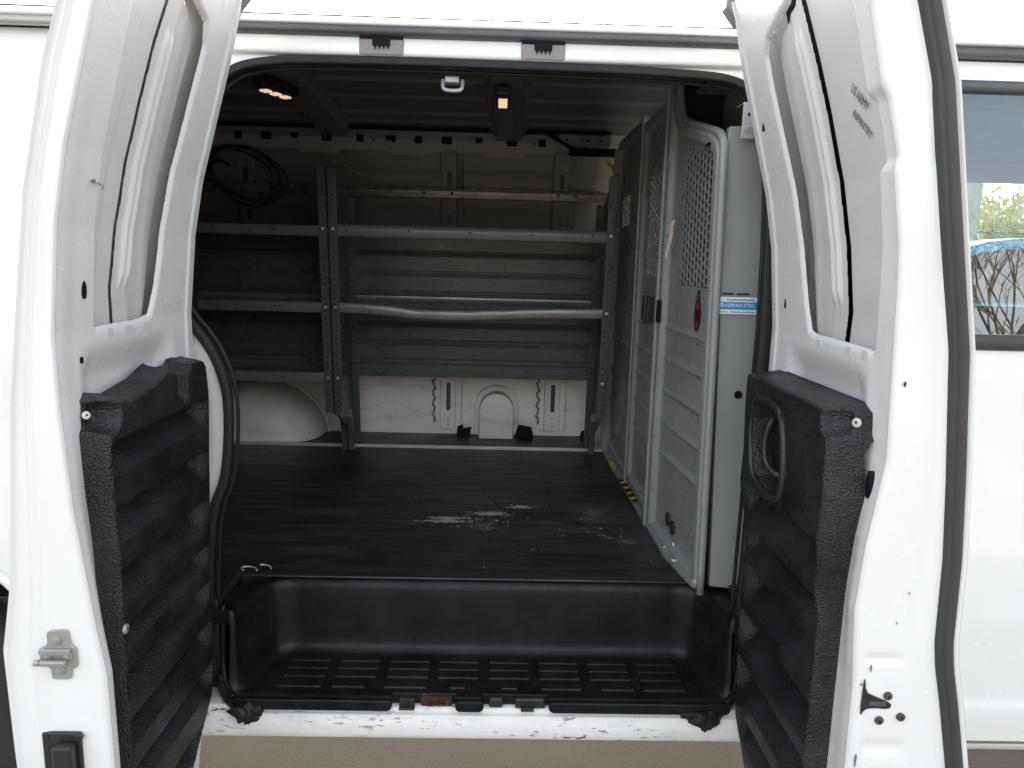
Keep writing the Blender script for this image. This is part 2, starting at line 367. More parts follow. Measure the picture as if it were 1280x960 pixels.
# striker pockets in the header
for cx in (-.247,.081):
    b=MB(); b.prism(rounded([(cx-.045,1.771),(cx+.045,1.771),(cx+.045,1.8035),(cx-.045,1.8035)],.004,2),'y',.0935,.100,.001); p=b.build('striker_pocket','pocket',van)
    b=MB(); b.box(cx-.018,cx+.018,.0905,.0945,1.788,1.8065,.001)
    for t in range(4): b.prism([(cx-.016+t*.0085,1.789),(cx-.0085+t*.0085,1.789),(cx-.0122+t*.0085,1.781)],'y',.0905,.0945)
    b.box(cx-.044,cx+.044,.091,.0945,1.800,1.8045,.0005); b.build('comb_insert','black',p)

# rocker sill
def sfn(X,Y,Z): return Y,Z
extr('rocker_sill',smoothpath([(.04,.425),(-.040,.425),(-.056,.425),(-.061,.423),(-.066,.415),(-.074,.4135),(-.076,.406),(-.082,.398),(-.085,.380),(-.082,.366),(-.074,.361),(-.03,.358)],2),-.72,.74,'white_sill')
# exterior skin pieces
def skin(name,x0,x1,z0,z1,mat='white',parent=van,dx=.05,maskfn=None,off=0,fn=None,dz=.02):
    xs=np.linspace(x0,x1,max(2,int((x1-x0)/dx)+1)); zs=np.linspace(z0,z1,max(2,int((z1-z0)/dz)+1))
    X,Z=np.meshgrid(xs,zs,indexing='ij'); Y=OY(Z)+off
    if fn is not None: Y=Y+fn(X,Z)
    mk=maskfn(X,Z) if maskfn else None
    return grid(name,X,Y,Z,mat,parent,mask=mk,flip=False)
AX,AZ,AR=-1.36,.33,.54
skin('rear_side_panel',XL,-.66,.30,1.806,dx=.01,dz=.01,maskfn=lambda X,Z: np.hypot(X-AX,Z-AZ)>AR)
b=MB(); b.tube([(AX+AR*math.cos(t),float(OY(AZ+AR*math.sin(t)))+.002,AZ+AR*math.sin(t)) for t in np.linspace(0,math.pi,60)],.012,8); b.build('wheel_arch_lip','white',van)
# wheel well lining
X,T=np.meshgrid(np.linspace(-.06,.30,5),np.linspace(0,math.pi,40),indexing='ij')
grid('wheel_well',AX+(AR-.006)*np.cos(T),X,AZ+(AR-.006)*np.sin(T),'black',van)
extr('drip_rail',[(.10,1.806),(.085,1.808),(.088,1.822),(.10,1.826),(.10,1.836)],XL,-.66,'zinc')
extr('drip_rail',[(.13,1.800),(.095,1.802),(.09,1.806),(.094,1.822),(.11,1.826),(.11,1.836)],.66,XR,'rail')
skin('pillar_panel',.62,.78,.30,1.802,dx=.03)
# rear wheel
wheel=bpy.data.objects.new('rear_wheel',None); COL.objects.link(wheel); wheel.parent=van
b=MB(); prof=smoothpath([(-.04,.22),(-.05,.27),(-.05,.33),(-.035,.36),(0,.37),(.15,.37),(.19,.35),(.2,.28),(.2,.22)],2)
TT=np.linspace(0,2*math.pi,80); P=np.array(prof); A,B=np.meshgrid(TT,np.arange(len(P)),indexing='ij')
def lathe(name,P,mat,parent,cx,cz,y0):
    P=np.array(P); A,B=np.meshgrid(np.linspace(0,2*math.pi,80),np.arange(len(P)),indexing='ij')
    return grid(name,cx+P[B,1]*np.cos(A),y0+P[B,0],cz+P[B,1]*np.sin(A),mat,parent)
lathe('tyre',prof,'tyre',wheel,AX+.02,.37,.02)
lathe('rim',[(.0,.0),(.0,.06),(.02,.10),(.01,.16),(-.01,.20),(-.04,.225)],'rim',wheel,AX+.02,.37,.02)
# front cab door
fd=bpy.data.objects.new('front_door',None); COL.objects.link(fd); fd.parent=van
crease=lambda X,Z: -.006*ss(.47,.45,Z)
skin('lower_skin',.783,XR-.8,.372,1.212,parent=fd,fn=crease,dz=.01)
extr('door_bottom_edge',[(-.02,.345),(-.06,.345),(-.074,.350),(-.078,.366)],.785,XR-.8,'white',fd)
WX0,WX1,WZ0,WZ1=.80,1.85,1.242,1.742
skin('upper_frame',.783,XR-.8,WZ1+.012,1.798,parent=fd,dz=.008)
skin('window_post',.783,WX0,1.212,WZ1+.012,parent=fd)
skin('window_post',WX1,XR-.8,1.212,WZ1+.012,parent=fd)
extr('window_frame',[(float(OY(WZ1-.008))+.01,WZ1-.008),(float(OY(WZ1))-.004,WZ1-.008),(float(OY(WZ1+.012))-.004,WZ1+.014),(float(OY(WZ1+.02)),WZ1+.014)],WX0,WX1,'rail',fd)
extr('belt_moulding',smoothpath([(-.02,1.244),(-.046,1.244),(-.053,1.235),(-.053,1.218),(-.042,1.212),(-.03,1.212)],1),WX0-.015,WX1,'sealgrey',fd)
skin('window_glass',WX0,WX1,WZ0-.005,WZ1,'glass',fd,dx=1.2,off=.006,dz=.02)
skin('front_wing',XR-.797,XR,.32,1.25,parent=van)
# cab interior (seen through the glass)
b=MB(); b.box(.60,XR,1.70,1.78,.3,1.22,.01); b.box(.60,1.1,1.66,1.74,1.22,1.86,.01); b.box(2.75,2.85,1.66,1.74,1.22,1.86,.01); b.box(1.1,2.85,1.66,1.74,1.74,1.86,.01); b.build('far_cab_door','darkcloth',van)
b=MB(); b.box(.5,XR,-.0,1.7,.40,.45,.01); b.build('cab_floor','darkcloth',van)
b=MB(); b.box(.62,2.9,.12,1.68,1.82,1.835,.002); b.build('cab_headliner','roofpaint',van)
for yy in (.12,.95):
    b=MB(); b.box(.70,.86,yy,yy+.5,.7,1.22,.05,seg=3); b.box(.75,1.3,yy,yy+.5,.62,.78,.05,seg=3); b.build('cab_seat','darkcloth',van)

# ================================================================== SIDE DOORS
def lowp(s,z):
    return np.interp(z,[.25,.60,.75,.82,.92,1.0,1.15],[.036,.040,.038,.028,.017,.008,0]) if s<0 else np.interp(z,[.25,.60,.75,.87,.97,1.10,1.25,1.35,1.50,1.515,1.59,1.605,1.8],[.0,.0,.002,.012,.006,-.010,-.003,-.008,-.010,-.017,-.017,-.011,-.015])
def make_side_door(s,x0,outer,label,trimcfg):
    x0=x0-(.004 if s<0 else .006)
    door=bpy.data.objects.new('side_door',None); COL.objects.link(door); door.parent=van; door['label']=label
    V0,V1=.030,.492
    rec=[(.236,1.775),(.165,1.750),(.148,1.715),(.152,1.65),(.158,1.56),(.166,1.47),(.175,1.37),(.186,1.305),(.205,1.256),(.24,1.250),(.385,1.248),(.392,1.40),(.398,1.60),(.405,1.86),(.30,1.86)]
    if s>0: rec=[(.275,1.776),(.172,1.75),(.153,1.725),(.152,1.675),(.159,1.594),(.167,1.499),(.178,1.388),(.194,1.304),(.21,1.256),(.235,1.250),(.30,1.250),(.452,1.246),(.461,1.298),(.471,1.409),(.478,1.50),(.486,1.515),(.494,1.53),(.494,1.86),(.33,1.86)]
    vs=np.arange(V0,V1+.0026,.0028 if s<0 else .0028); zs=np.arange(.27,1.885,.0045)
    V,Z=np.meshgrid(vs,zs,indexing='ij')
    if s>0:
        edge=np.interp(Z,[1.0,1.25,1.5,1.515,1.585,1.60,1.9],[.45,.452,.478,.487,.487,.476,.476])
        rec=[p for p in rec if p[1]<1.60 and p[0]<.44]+[(.452,1.246),(.470,1.40),(.476,1.50),(.490,1.512),(.490,1.590),(.476,1.602),(.476,1.86),(.33,1.86)]
        rec=[(.275,1.776),(.172,1.75),(.153,1.725),(.152,1.675),(.159,1.594),(.167,1.499),(.178,1.388),(.194,1.304),(.21,1.256),(.235,1.250),(.30,1.250),(.440,1.246),(.452,1.40),(.457,1.50),(.468,1.512),(.468,1.590),(.457,1.602),(.457,1.86),(.33,1.86)]
    D=sdf(rec,V,Z)
    H=-.006*ss(-.003,.005,D)
    if s<0: H=H  # left: recess only up to v=.40
    # overlapping shelf below the recess: pocket slope
    H+=-.018*ss(1.235,1.17,Z)*ss(.11,.17,V)*ss(.44,.38,V)
    # hinge-edge bead, free-edge flange
    H+=-.002*ss(.045,.036,V)
    H+=.004*np.exp(-((V-.062)/.004)**2)
    H+=.003*ss(.44,.48,V)
    low=lowp(s,Z); H+=low*ss(.425,.482,V)
    # rounded top hinge-side corner
    outl=[(V0-.002,.52),(V0-.002,1.70),(V0+.004,1.78),(V0+.03,1.84),(V0+.08,1.875),(.6,1.876),(.6,.27),(.115,.27)]
    mk=sdf(outl,V,Z)>0
    V_,Z_,m1=snap(V,Z,D,.0045); 
    grid('inner_frame',s*(x0-L(Z_)-H),-V_,Z_,'inner_white',door,mask=mk&m1,flip=(s<0))
    # back of the outer skin seen in the recess: rib bead + second sheet overlapping it
    zz=np.arange(1.20,1.875,.005); vv=np.arange(.12,.50,.0022); V2,Z2=np.meshgrid(vv,zz,indexing='ij')
    gapc=np.interp(Z2,[1.2,1.254,1.308,1.345,1.444,1.53,1.6,1.68,1.76,1.9],[.316,.314,.324,.319,.310,.306,.304,.299,.284,.26]) if s<0 else np.interp(Z2,[1.2,1.249,1.30,1.388,1.51,1.604,1.686,1.77,1.9],[.328,.326,.339,.332,.326,.324,.316,.303,.28])
    H2=-.017+0*V2
    rb=gapc-.026; env=ss(1.30,1.335,Z2)*ss(1.745 if s>0 else 1.715,1.70 if s>0 else 1.68,Z2)
    H2+=.0065*env*(np.exp(-((V2-rb)/.0055)**4)+np.exp(-((V2-rb+.017)/.0055)**4))
    H2+=-.007*ss(.215,.165,V2)+.004*ss(.22,.27,V2)*ss(gapc-.03,gapc-.06,V2)
    H2+=.006*ss(gapc-.065,gapc-.035,V2)
    D2=sdf(rec,V2,Z2)-np.interp(Z2,[1.2,1.262,1.30,1.4,1.65,1.8],[-.03,-.004,.003,.006,.010,.010]); Va,Za,m2=snap(V2,Z2,D2,0,False)
    grid('recess_sheet',s*(x0-L(Za)-H2),-Va,Za,'skin_back',door,mask=(V2<gapc+.001)&m2,flip=(s<0))
    tt=np.concatenate([[0,0,.004,.012],np.linspace(.02,1,40)]); T3,Z3=np.meshgrid(tt,zz,indexing='ij'); g3=np.interp(Z3,zz,gapc[0]); vend=.488
    V3=g3+.0036+T3*(vend-g3-.0036); H3=(-.013 if s<0 else -.016)+0*T3; H3[0]-=.03; H3[1]-=.001
    if s<0: H3+=.003*ss(g3+.045,g3+.060,V3)+.003*ss(g3+.085,g3+.10,V3)
    grid('recess_sheet',s*(x0-L(Z3)-H3),-V3,Z3,'skin_back',door,flip=(s<0))
    Vk,Zk=np.meshgrid(np.linspace(.10,.34,8),np.arange(1.22,1.88,.01),indexing='ij'); Xk=np.interp(Zk,outer[0],outer[1])-.004
    Xk=np.minimum(Xk,x0-L(Zk)+.075); grid('cavity_shade',s*np.maximum(Xk,x0-L(Zk)+.052),-Vk,Zk,'black',door,flip=(s<0))  # black sheet added to paint shade behind the recess gaps
    b=MB(); cx_=.468 if s<0 else .412; b.prism([(s*cx_,1.842),(s*(cx_+.025),1.812),(s*(cx_+.06),1.812),(s*(cx_+.06),1.90),(s*cx_,1.90)],'y',-.036,-.002,.002); b.build('corner_cap','pocket',door)
    # notched tabs along the bottom of the recess
    b=MB()
    tabs=[(.215,.235),(.27,.30),(.335,.352)] if s<0 else [(.245,.262),(.352,.372),(.405,.425)]
    for (a,c) in tabs: b.box(s*(x0-.0006),s*(x0+.003),-c,-a,1.234,1.2475,.0005)
    build_each(b,'tab','skin_back',door)
    # holes in the frame
    hs=[(.420,1.310,.0055,.013),(.428,1.209,.0035,.005)] if s<0 else [(.106,1.30,.0025,.009),(.09,1.62,.0035,.008)]
    for (hv,hz,rv,rz) in hs:
        b=MB(); m_=24; hx=x0-float(L(hz))+.001 ; 
        add=.0005
        pts=[(-hv+rv*math.cos(2*math.pi*t/m_),hz+rz*math.sin(2*math.pi*t/m_)) for t in range(m_)]
        b.prism(pts,'x',s*(hx+.01),s*(hx-.0022-add)); b.build('frame_hole','black',door)
    # outer skin and free-edge jamb
    zs=np.arange(.275,1.88,.006); xo=np.interp(zs,outer[0],outer[1])
    Vg,Zg=np.meshgrid(np.linspace(-.0,.512,12),zs,indexing='ij'); Xo=np.repeat(xo[None,:],12,0)
    Vg=np.maximum(Vg,np.interp(Zg,[.27,.52],[.115,.0])); grid('outer_skin',s*Xo,-Vg,Zg,'white',door,flip=(s>0))
    hin=H[-1,:]; xin=x0-L(zs)-np.interp(zs,Z[0],hin)
    W=np.array([0,.015,.05,.1,.2,.3,.4,.5,.58,.62,.66,.72,.78,.86,.93,.965,.985,1.0,1.0]); 
    yy=np.array([.4925,.4975,.5,.5005,.501,.501,.501,.501,.501,.502,.5035,.505,.5055,.506,.508,.512,.5145,.514,.511])
    Wg,Zj=np.meshgrid(np.linspace(0,1,61),zs,indexing='ij'); Yj=-np.interp(Wg,W,yy); 
    Xj=xin[None,:]*(1-Wg)+xo[None,:]*Wg
    if s>0:
        dent=lambda zc,h:(.004*np.exp(-((Zj-zc)/h)**2)*ss(.08,.14,Wg)*ss(.55,.40,Wg))
        Yj=Yj-dent(.80,.006)*-1-dent(.655,.012)*-1
    else:
        Yj=Yj-.0015*np.exp(-((Wg-.75)/.02)**2)
    grid('door_edge',s*Xj,Yj,Zj,'white',door,flip=(s>0))
    grid('door_underside',np.array([[s*.56,s*.56],[s*.66,s*.66]]),np.array([[-.12,-.5],[-.12,-.5]]),np.full((2,2),.276),'white',door)
    # hinge-edge closing sheet
    grid('hinge_edge',np.stack([s*(x0-L(zs)+.010),s*xo]),np.stack([-np.maximum(V0,np.interp(zs,[.27,.52],[.115,.0])),-np.interp(zs,[.27,.52],[.115,.0])]),np.stack([zs,zs]),'white',door)
    # ---------------- moulded door card
    out,T0,T1,far,ribs=trimcfg; out=[(v+.013*float(ss(.40,.42,v)*ss(.80,1.0,z)),z) for v,z in out]
    vs=np.arange(.045,.462,.0024); zs=np.arange(.27,1.20,.0028); V,Z=np.meshgrid(vs,zs,indexing='ij')
    D=sdf(out,V,Z)
    base=x0-(-.018*ss(1.235,1.17,Z)*ss(.11,.17,V))*0
    thick=np.interp(Z,[.3,.8,.95,1.1],[T0,T0,T1-.006,T1])
    # door-card mask rises over 9 mm
    R=ss(0,.011,D)
    G=np.zeros_like(V)
    for (zt,zb,dep) in ribs:      # groove: crisp upper edge, long slope back out
        prof=np.where(Z<zt, np.clip((zt-Z)/.004,0,1)*np.clip((Z-zb)/((zt-zb)*.55),0,1),0)
        G+=dep*1.8*prof*ss(.012,.0155,D)*ss(.075,.115,V)
    H=np.maximum(thick*R-G,np.minimum(.004,thick*R))
    if s<0:   # scooped screw pocket + finger notch on the top edge
        H-=.040*ss(.030,.016,np.hypot((V-.438)*1.0,(Z-1.128)*1.0))
        H-=.050*ss(.024,.008,np.abs(V-.19)+.0*Z)*ss(1.085,1.16,Z)
    else:
        H-=.040*ss(.036,.02,np.hypot((V-.458),(Z-1.150)*1.1))
        # handle bowl
        HB=[(.155,1.128),(.235,1.130),(.285,1.120),(.312,1.02),(.292,.962),(.165,.968),(.140,1.03),(.138,1.09)]
        DH=sdf(HB,V,Z); H=H*(1-ss(-.004,.0,DH))+ (thick+.004)*ss(-.004,.0,DH); H-=.030*ss(.010,.022,DH)
    Xc=s*(x0-H+.002)
    V_,Z_,m1=snap(V,Z,D,-.001,False); tp=grid('door_card',Xc,-V_,Z_,'trim',door,mask=m1,flip=(s<0))
    return door
outL=([.27,.3,.645,.8,.9,1.16,1.44,1.5,1.6,1.67,1.8,1.9],[.675,.68,.691,.694,.676,.652,.612,.598,.575,.552,.50,.455])
outR=([.27,.3,.5,.623,.73,.79,.83,.96,1.08,1.26,1.41,1.61,1.71,1.9],[.712,.718,.728,.726,.704,.690,.684,.680,.67,.652,.624,.587,.556,.47])
trimL=([(.085,.47),(.068,.56),(.062,.85),(.066,1.09),(.075,1.155),(.09,1.172),(.15,1.172),(.17,1.160),(.215,1.162),(.24,1.178),(.30,1.160),(.38,1.150),(.415,1.160),(.434,1.155),(.440,1.10),(.438,1.02),(.430,.94),(.428,.86),(.430,.6),(.44,.28),(.30,.28)],.034,.046,lambda z:.07,
  [(1.088,1.035,.016),(.985,.925,.016),(.885,.82,.016),(.79,.745,.016),(.715,.665,.016),(.63,.58,.016),(.54,.49,.016),(.44,.39,.014)])
trimR=([(.09,.44),(.07,.58),(.064,.78),(.088,.86),(.066,.90),(.066,.93),(.082,1.02),(.082,1.16),(.09,1.172),(.28,1.172),(.43,1.172),(.445,1.165),(.450,1.10),(.448,1.03),(.436,.94),(.430,.87),(.430,.70),(.436,.28),(.26,.28)],.036,.064,lambda z:.07,
  [(.955,.88,.016),(.86,.80,.016),(.775,.70,.018),(.675,.60,.018),(.575,.50,.018),(.47,.41,.016)])
dl=make_side_door(-1,.605,outL,'left side door swung open, with striker on its edge and ribbed black door card',trimL)
dr=make_side_door(1,.555,outR,'right side door swung open, with handle in its black door card and handwriting above',trimR)

# --- left door hardware
def jambX(door,z,w,s):
    outer,x0=(outL,.605) if s<0 else (outR,.555)
    xo=np.interp(z,outer[0],outer[1]); H=.003+lowp(s,z)
    xi=x0-L(z)-H; return s*float(xi*(1-w)+xo*w)
b=MB(); zc=.792; xc=-.621
b.prism(rounded([(xc-.012,zc+.031),(xc+.013,zc+.033),(xc+.016,zc+.012),(xc+.022,zc+.008),(xc+.022,zc-.018),(xc+.014,zc-.020),(xc+.014,zc-.034),(xc-.010,zc-.034),(xc-.010,zc-.018),(xc-.022,zc-.012),(xc-.022,zc+.008),(xc-.012,zc+.012)],.005,3),'y',-.506,-.502,.0008)
b.v=[((x-xc)*1.18+xc,y,(z-zc)*1.15+zc) for x,y,z in b.v]; st=b.build('striker_plate','zinc',dl)
b=MB(); b.box(xc-.024,xc+.020,-.512,-.506,zc+.002,zc+.010,.001)
for dx,dz in ((0,.022),(-.015,-.001),(.015,-.001),(.003,-.024)): b.cyl((xc+dx,-.505,zc+dz),(0,-1,0),.0065,.004,16); b.cyl((xc+dx,-.508,zc+dz),(0,-1,0),.0035,.003,6)
b.box(xc-.022,xc+.016,-.518,-.510,zc-.013,zc-.005,.002); b.cyl((xc-.022,-.514,zc-.009),(-1,0,0),.0045,.007,14); b.build('striker_bolt','zinc',st)
b=MB(); b.box(-.655,-.598,-.506,-.500,.56,.668,.003); b.box(-.632,-.604,-.524,-.506,.50,.655,.004,seg=2); b.cyl((-.60,-.505,.662),(0,-1,0),.006,.005); b.cyl((-.648,-.505,.660),(0,-1,0),.004,.003); b.build('latch_block','blackplastic',dl)
def screw(name,c,ax,parent,r=.007,mat='galv'):
    b=MB(); b.cyl(c,ax,r,.003,20); a=Vector(ax); p=Vector(c)+a*.003; b.cyl(p,ax,r*.62,.0015,16); o=b.build(name,mat,parent)
    b=MB(); b.cyl(p+a*.0012,ax,r*.3,.0008,6); b.build('recess',M['black'],o) if not(o.parent and o.parent.parent and o.parent.parent.parent) else None
    return o
screw('trim_screw',(-.5695,-.418,.786),(1,0,0),dl,.008)
screw('trim_screw',(-.594,-.440,1.13),(.7,-.5,.2),dl,.006)
# --- right door hardware
Zr=np.arange(.275,1.88,.01)
b=[]; W=[(.70,.500),(.715,.510),(.75,.5135),(.80,.5115),(.805,.5135),(.88,.514),(.93,.5135),(.955,.511),(.962,.500)]
X=np.zeros((len(Zr),len(W)));Y=X.copy();Z=X.copy()
for i,z in enumerate(Zr):
    xo=float(np.interp(z,outR[0],outR[1])); lo=jambX(dr,z,0,1)
    for j,(w,y) in enumerate(W):
        X[i,j]=xo-.0065-(.962-w)/.262*.027; Y[i,j]=-y; Z[i,j]=z
grid('edge_seal',X,Y,Z,'sealgrey',dr,flip=True)
for zz,xx in ((.742,.592),(.724,.619),(.713,.590)):
    pass
for (xx,zz) in ((.594,.742),(.617,.708),(.585,.702)): screw('hinge_bolt',(xx,-.501,zz),(0,-1,0),dr,.0065,'rail')
b=MB(); b.prism(smoothpath([(.556,.775),(.560,.748),(.572,.742),(.597,.732),(.601,.727),(.597,.721),(.572,.723),(.560,.720),(.555,.708)],1,True),'y',-.496,-.5035); b.build('check_link','blackplastic',dr)
b=MB(); b.box(.566,.592,-.5045,-.502,.726,.733,.001); b.build('check_strap','rail',dr)
b=MB(); b.prism([(-.470+.006*math.cos(t),1.058+.021*math.sin(t)) for t in np.linspace(0,2*math.pi,24,endpoint=False)],'x',.56,.5455); b.build('frame_hole','black',dr)
screw('trim_screw',(.530,-.452,1.146),(-.7,-.5,.2),dr,.007)
# inner handle: bowl rim + lever
b=MB(); HB=[(.155,1.128),(.235,1.130),(.285,1.120),(.312,1.02),(.292,.962),(.165,.968),(.140,1.03),(.138,1.09)]
b.tube([(.555-.068,-p[0],p[1]) for p in smoothpath(HB,3,True)],.0075,10,closed=True); hb=b.build('handle_bezel','handleplastic',dr)
b=MB(); b.prism(rounded([(-p[0]*.93-.016,1.045+(p[1]-1.045)*.86) for p in HB],.02,4),'x',.5255,.5300,.0008); b.build('handle_cup','handleplastic',hb)
b=MB(); b.prism([(-.205,1.085),(-.235,1.08),(-.25,1.03),(-.24,1.0),(-.215,1.0)],'x',.5225,.5258,.0008); b.build('handle_cavity','black',hb)
b=MB(); b.tube(smoothpath([(.520,-.190,1.098),(.500,-.196,1.092),(.494,-.190,1.05),(.496,-.198,1.012),(.506,-.222,.998),(.520,-.236,.998)],3),[.006]*1+[.0075]*40+[.006]*20 if False else .0072,10); b.box(.514,.523,-.232,-.222,1.02,1.06,.002); b.build('handle_lever','handleplastic',hb)
# chips and scuffs on the door edge
def chips(lst,door,mat,y):
    r=random.Random(17)
    for (x,z,a,c) in lst:
        b=MB(); n=9; b.prism([(x+a*r.uniform(.5,1.2)*math.cos(2*math.pi*k/n),z+c*r.uniform(.5,1.2)*math.sin(2*math.pi*k/n)) for k in range(n)],'y',y,y-.0006); b.build('paint_chip',mat,door)
chips([(.5635,.787,.0015,.006),(.556,.636,.002,.012),(.553,.612,.004,.0015),(.555,.600,.001,.007),(.552,.760,.0015,.003),(.607,.905,.0008,.004),(.594,.858,.0008,.003)],dr,'ink',-.5025)
chips([(.565,1.213,.0022,.004),(.648,1.08,.0022,.0025)],dr,'rust',-.5025)
# handwriting
def wall_pt(v,z): return Vector((.549-float(L(z))+.0146,-v,z))
for body,v,z,sz in (("US ARMY",.400,1.618,.020),("INFANTRY",.394,1.586,.017)):
    ang=math.radians(-46); a=wall_pt(v,z); b_=wall_pt(v,z-.05); upv=(a-b_).normalized(); rg=Vector((0,-1,0))
    xa=rg*math.cos(ang)+upv*math.sin(ang); ya=-rg*math.sin(ang)*.55+upv*math.cos(ang)*1.0
    text(body,sz,'ink','handwriting',dr,frame_mat(a+Vector((-.0012,0,0)),xa,(ya-xa*ya.dot(xa))),.0002,sx=.62 if body[0]=='U' else .70)
b=MB(); r=random.Random(3)
for k in range(9):
    v=.428-k*.0042; z=1.462-k*.0006; x=-(.601-float(L(z)))+.0030
    b.tube([(x,-v,z),(x,-v+.002*r.uniform(-1,1),z+r.uniform(-.006,.006)),(x,-v+.0035,z+r.uniform(-.004,.004))],.0005,4)
b.build('scribble','ink',dl)

# ================================================================== CARGO SPACE (shell)
def shell(name,X,Y,Z,mat): return grid(name,np.array(X,float),np.array(Y,float),np.array(Z,float),mat,van)
# floor with streaks
b=MB(); b.box(-2.4,.56,.150,1.352,.60,.621,.003); b.build('cargo_floor','floor',van)
b=MB(); b.box(-2.4,.40,1.375,1.66,.60,.6165,.001); b.build('rear_floor_strip','floor',van)
b=MB(); b.box(-2.4,.47,1.352,1.362,.60,.6245,.001); b.box(-2.4,.47,1.364,1.376,.60,.628,.001); b.build('floor_edge_trim','alu',van)
b=MB(); b.box(-2.4,-.62,.02,.127,.40,.62,.002); b.build('floor_side_block','blackplastic',van)
b=MB(); r=random.Random(12)
def fleck(x,y,lx,ly,n=6,z=.6216):
    b.add([(x+lx*r.uniform(.6,1.2)*math.cos(2*math.pi*k/n),y+ly*r.uniform(.5,1.3)*math.sin(2*math.pi*k/n),z) for k in range(n)],[tuple(range(n))])
for (cx,cy,rx,ry,n_) in ((-.135,.530,.07,.009,230),(-.125,.560,.065,.008,170),(-.01,.60,.05,.014,260),(.085,.665,.038,.014,140),(.0,.58,.12,.06,40),(-.06,.50,.12,.06,35),(.30,.55,.09,.16,16),(.25,.45,.12,.05,10)):
    for k in range(n_): fleck(cx+r.gauss(0,.5)*rx,cy+r.gauss(0,.5)*ry,r.uniform(.0010,.0050),r.uniform(.0006,.0024))
for k in range(110): fleck(r.uniform(-.55,.42),r.uniform(.18,1.3),r.uniform(.001,.004),r.uniform(.0005,.0015))
b.build('scuff_mark','scuff',van)
b=MB()
for k in range(170): fleck(r.uniform(-.55,.42),r.uniform(.18,1.3),r.uniform(.01,.07),r.uniform(.0005,.0014),8,.6213)
b.build('scratch_mark','scratch',van)
# near inner wall left and right of the opening, rear end, ceiling
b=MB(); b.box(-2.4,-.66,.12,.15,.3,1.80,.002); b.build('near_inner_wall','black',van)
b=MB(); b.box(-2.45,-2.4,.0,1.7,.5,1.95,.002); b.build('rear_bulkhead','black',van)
b=MB(); b.box(.585,.66,.05,.13,.3,1.86,.002); b.build('near_inner_wall','fillergrey',van)
# roof sheet, ribs pressed along x, crown
ys=np.arange(.10,1.56,.005); yy=(ys-.83)/.72
zr=1.882-.035*yy**2*1.0; ribz=np.zeros_like(ys)
for yc in (.35,.58,.80,1.02,1.24,1.36): ribz+=-.010*np.exp(-((ys-yc)/.012)**2)
X=np.array([[-2.4]*len(ys),[.62]*len(ys)]); shell('roof_sheet',X,np.stack([ys,ys]),np.stack([zr+ribz,zr+ribz]),'roofpaint')
shell('roof_skin',np.array([[XL]*3,[XR]*3]),np.array([[.113,.8,1.6]]*2),np.array([[1.8480,1.925,1.856]]*2),'white')
# roof bows
for (x0,x1) in ((-.585,-.645),(.008,.03)):
    b=MB()
    def bowfn(p,x0=x0,x1=x1):
        t=(p.y-.1)/1.4; p=p.copy(); p.x+=x0+(x1-x0)*t; p.z+=-.035*((p.y-.83)/.72)**2; return p
    for k in range(14):
        ya,yb=.10+k*.1,.10+(k+1)*.1
        b.add([bowfn(Vector(q)) for q in [(-.075,ya,1.876),(-.058,ya,1.869),(-.048,ya,1.852),(.042,ya,1.852),(.050,ya,1.869),(.070,ya,1.876),(-.075,yb,1.876),(-.058,yb,1.869),(-.048,yb,1.852),(.042,yb,1.852),(.050,yb,1.869),(.070,yb,1.876)]],[(i,i+1,i+7,i+6) for i in range(5)])
    o=b.build('roof_bow','roofpaint',van)
    b=MB()
    for k in range(11):
        q=bowfn(Vector((.026,.3+k*.1,1.8455))); b.cyl(q,(0,0,-1),.0035,.0006,10)
    b.build('bow_hole','black',o)
# dome lights
for (cx,cy,rot) in ((-.633,.70,math.radians(-22)),(.002,.735,0)):
    q=1.836
    R_=Matrix.Rotation(rot,4,'Z'); f=lambda p: Vector((cx,cy,q))+R_@Vector(p)
    b=MB(); b.box(-.022,.022,-.085,.075,-.020,.004,.006,fn=f,seg=2); b.box(-.015,.015,-.07,.06,-.026,-.018,.004,fn=f); o=b.build('dome_light','blackplastic',van)
    for k in range(3):
        b=MB(); b.box(-.013,.013,-.062+k*.042,-.038+k*.042,-.031,-.0255,.002,fn=f); b.build('light_lens','lens',o)
# far side wall with lean
def WY(z): return np.interp(z,[.5,1.15,1.5,1.75,1.9],[1.625,1.625,1.58,1.53,1.49])
zs=np.arange(.60,1.90,.01); xs=np.arange(-2.4,.62,.01); X,Z=np.meshgrid(xs,zs,indexing='ij'); Y=WY(Z)
for zc in (1.70,1.56,1.30): Y=Y-.004*ss(zc-.006,zc+.006,Z)
Y=Y+.006*np.exp(-((Z-1.02)/.01)**2)
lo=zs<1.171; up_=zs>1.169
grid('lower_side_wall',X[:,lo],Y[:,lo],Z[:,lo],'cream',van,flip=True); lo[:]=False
i_=int(np.argmax(up_))-1; grid('upper_side_wall',X[:,i_:],Y[:,i_:],Z[:,i_:],'wallshade',van,flip=True)
b=MB(); b.box(XL,.60,1.70,1.72,.3,1.87,.002); b.build('far_outer_skin','white',van)
b=MB(); b.box(XL,XR,.12,1.70,.33,.37,.002); b.build('underbody','black',van)
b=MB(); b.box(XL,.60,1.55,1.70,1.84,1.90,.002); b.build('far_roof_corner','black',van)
b=MB(); b.box(2.95,3.0,.0,1.70,.3,1.35,.01); b.build('cab_front','black',van)
b=MB(); b.box(XL,XL+.02,.0,1.72,.3,1.87,.002); b.build('rear_end','white',van)
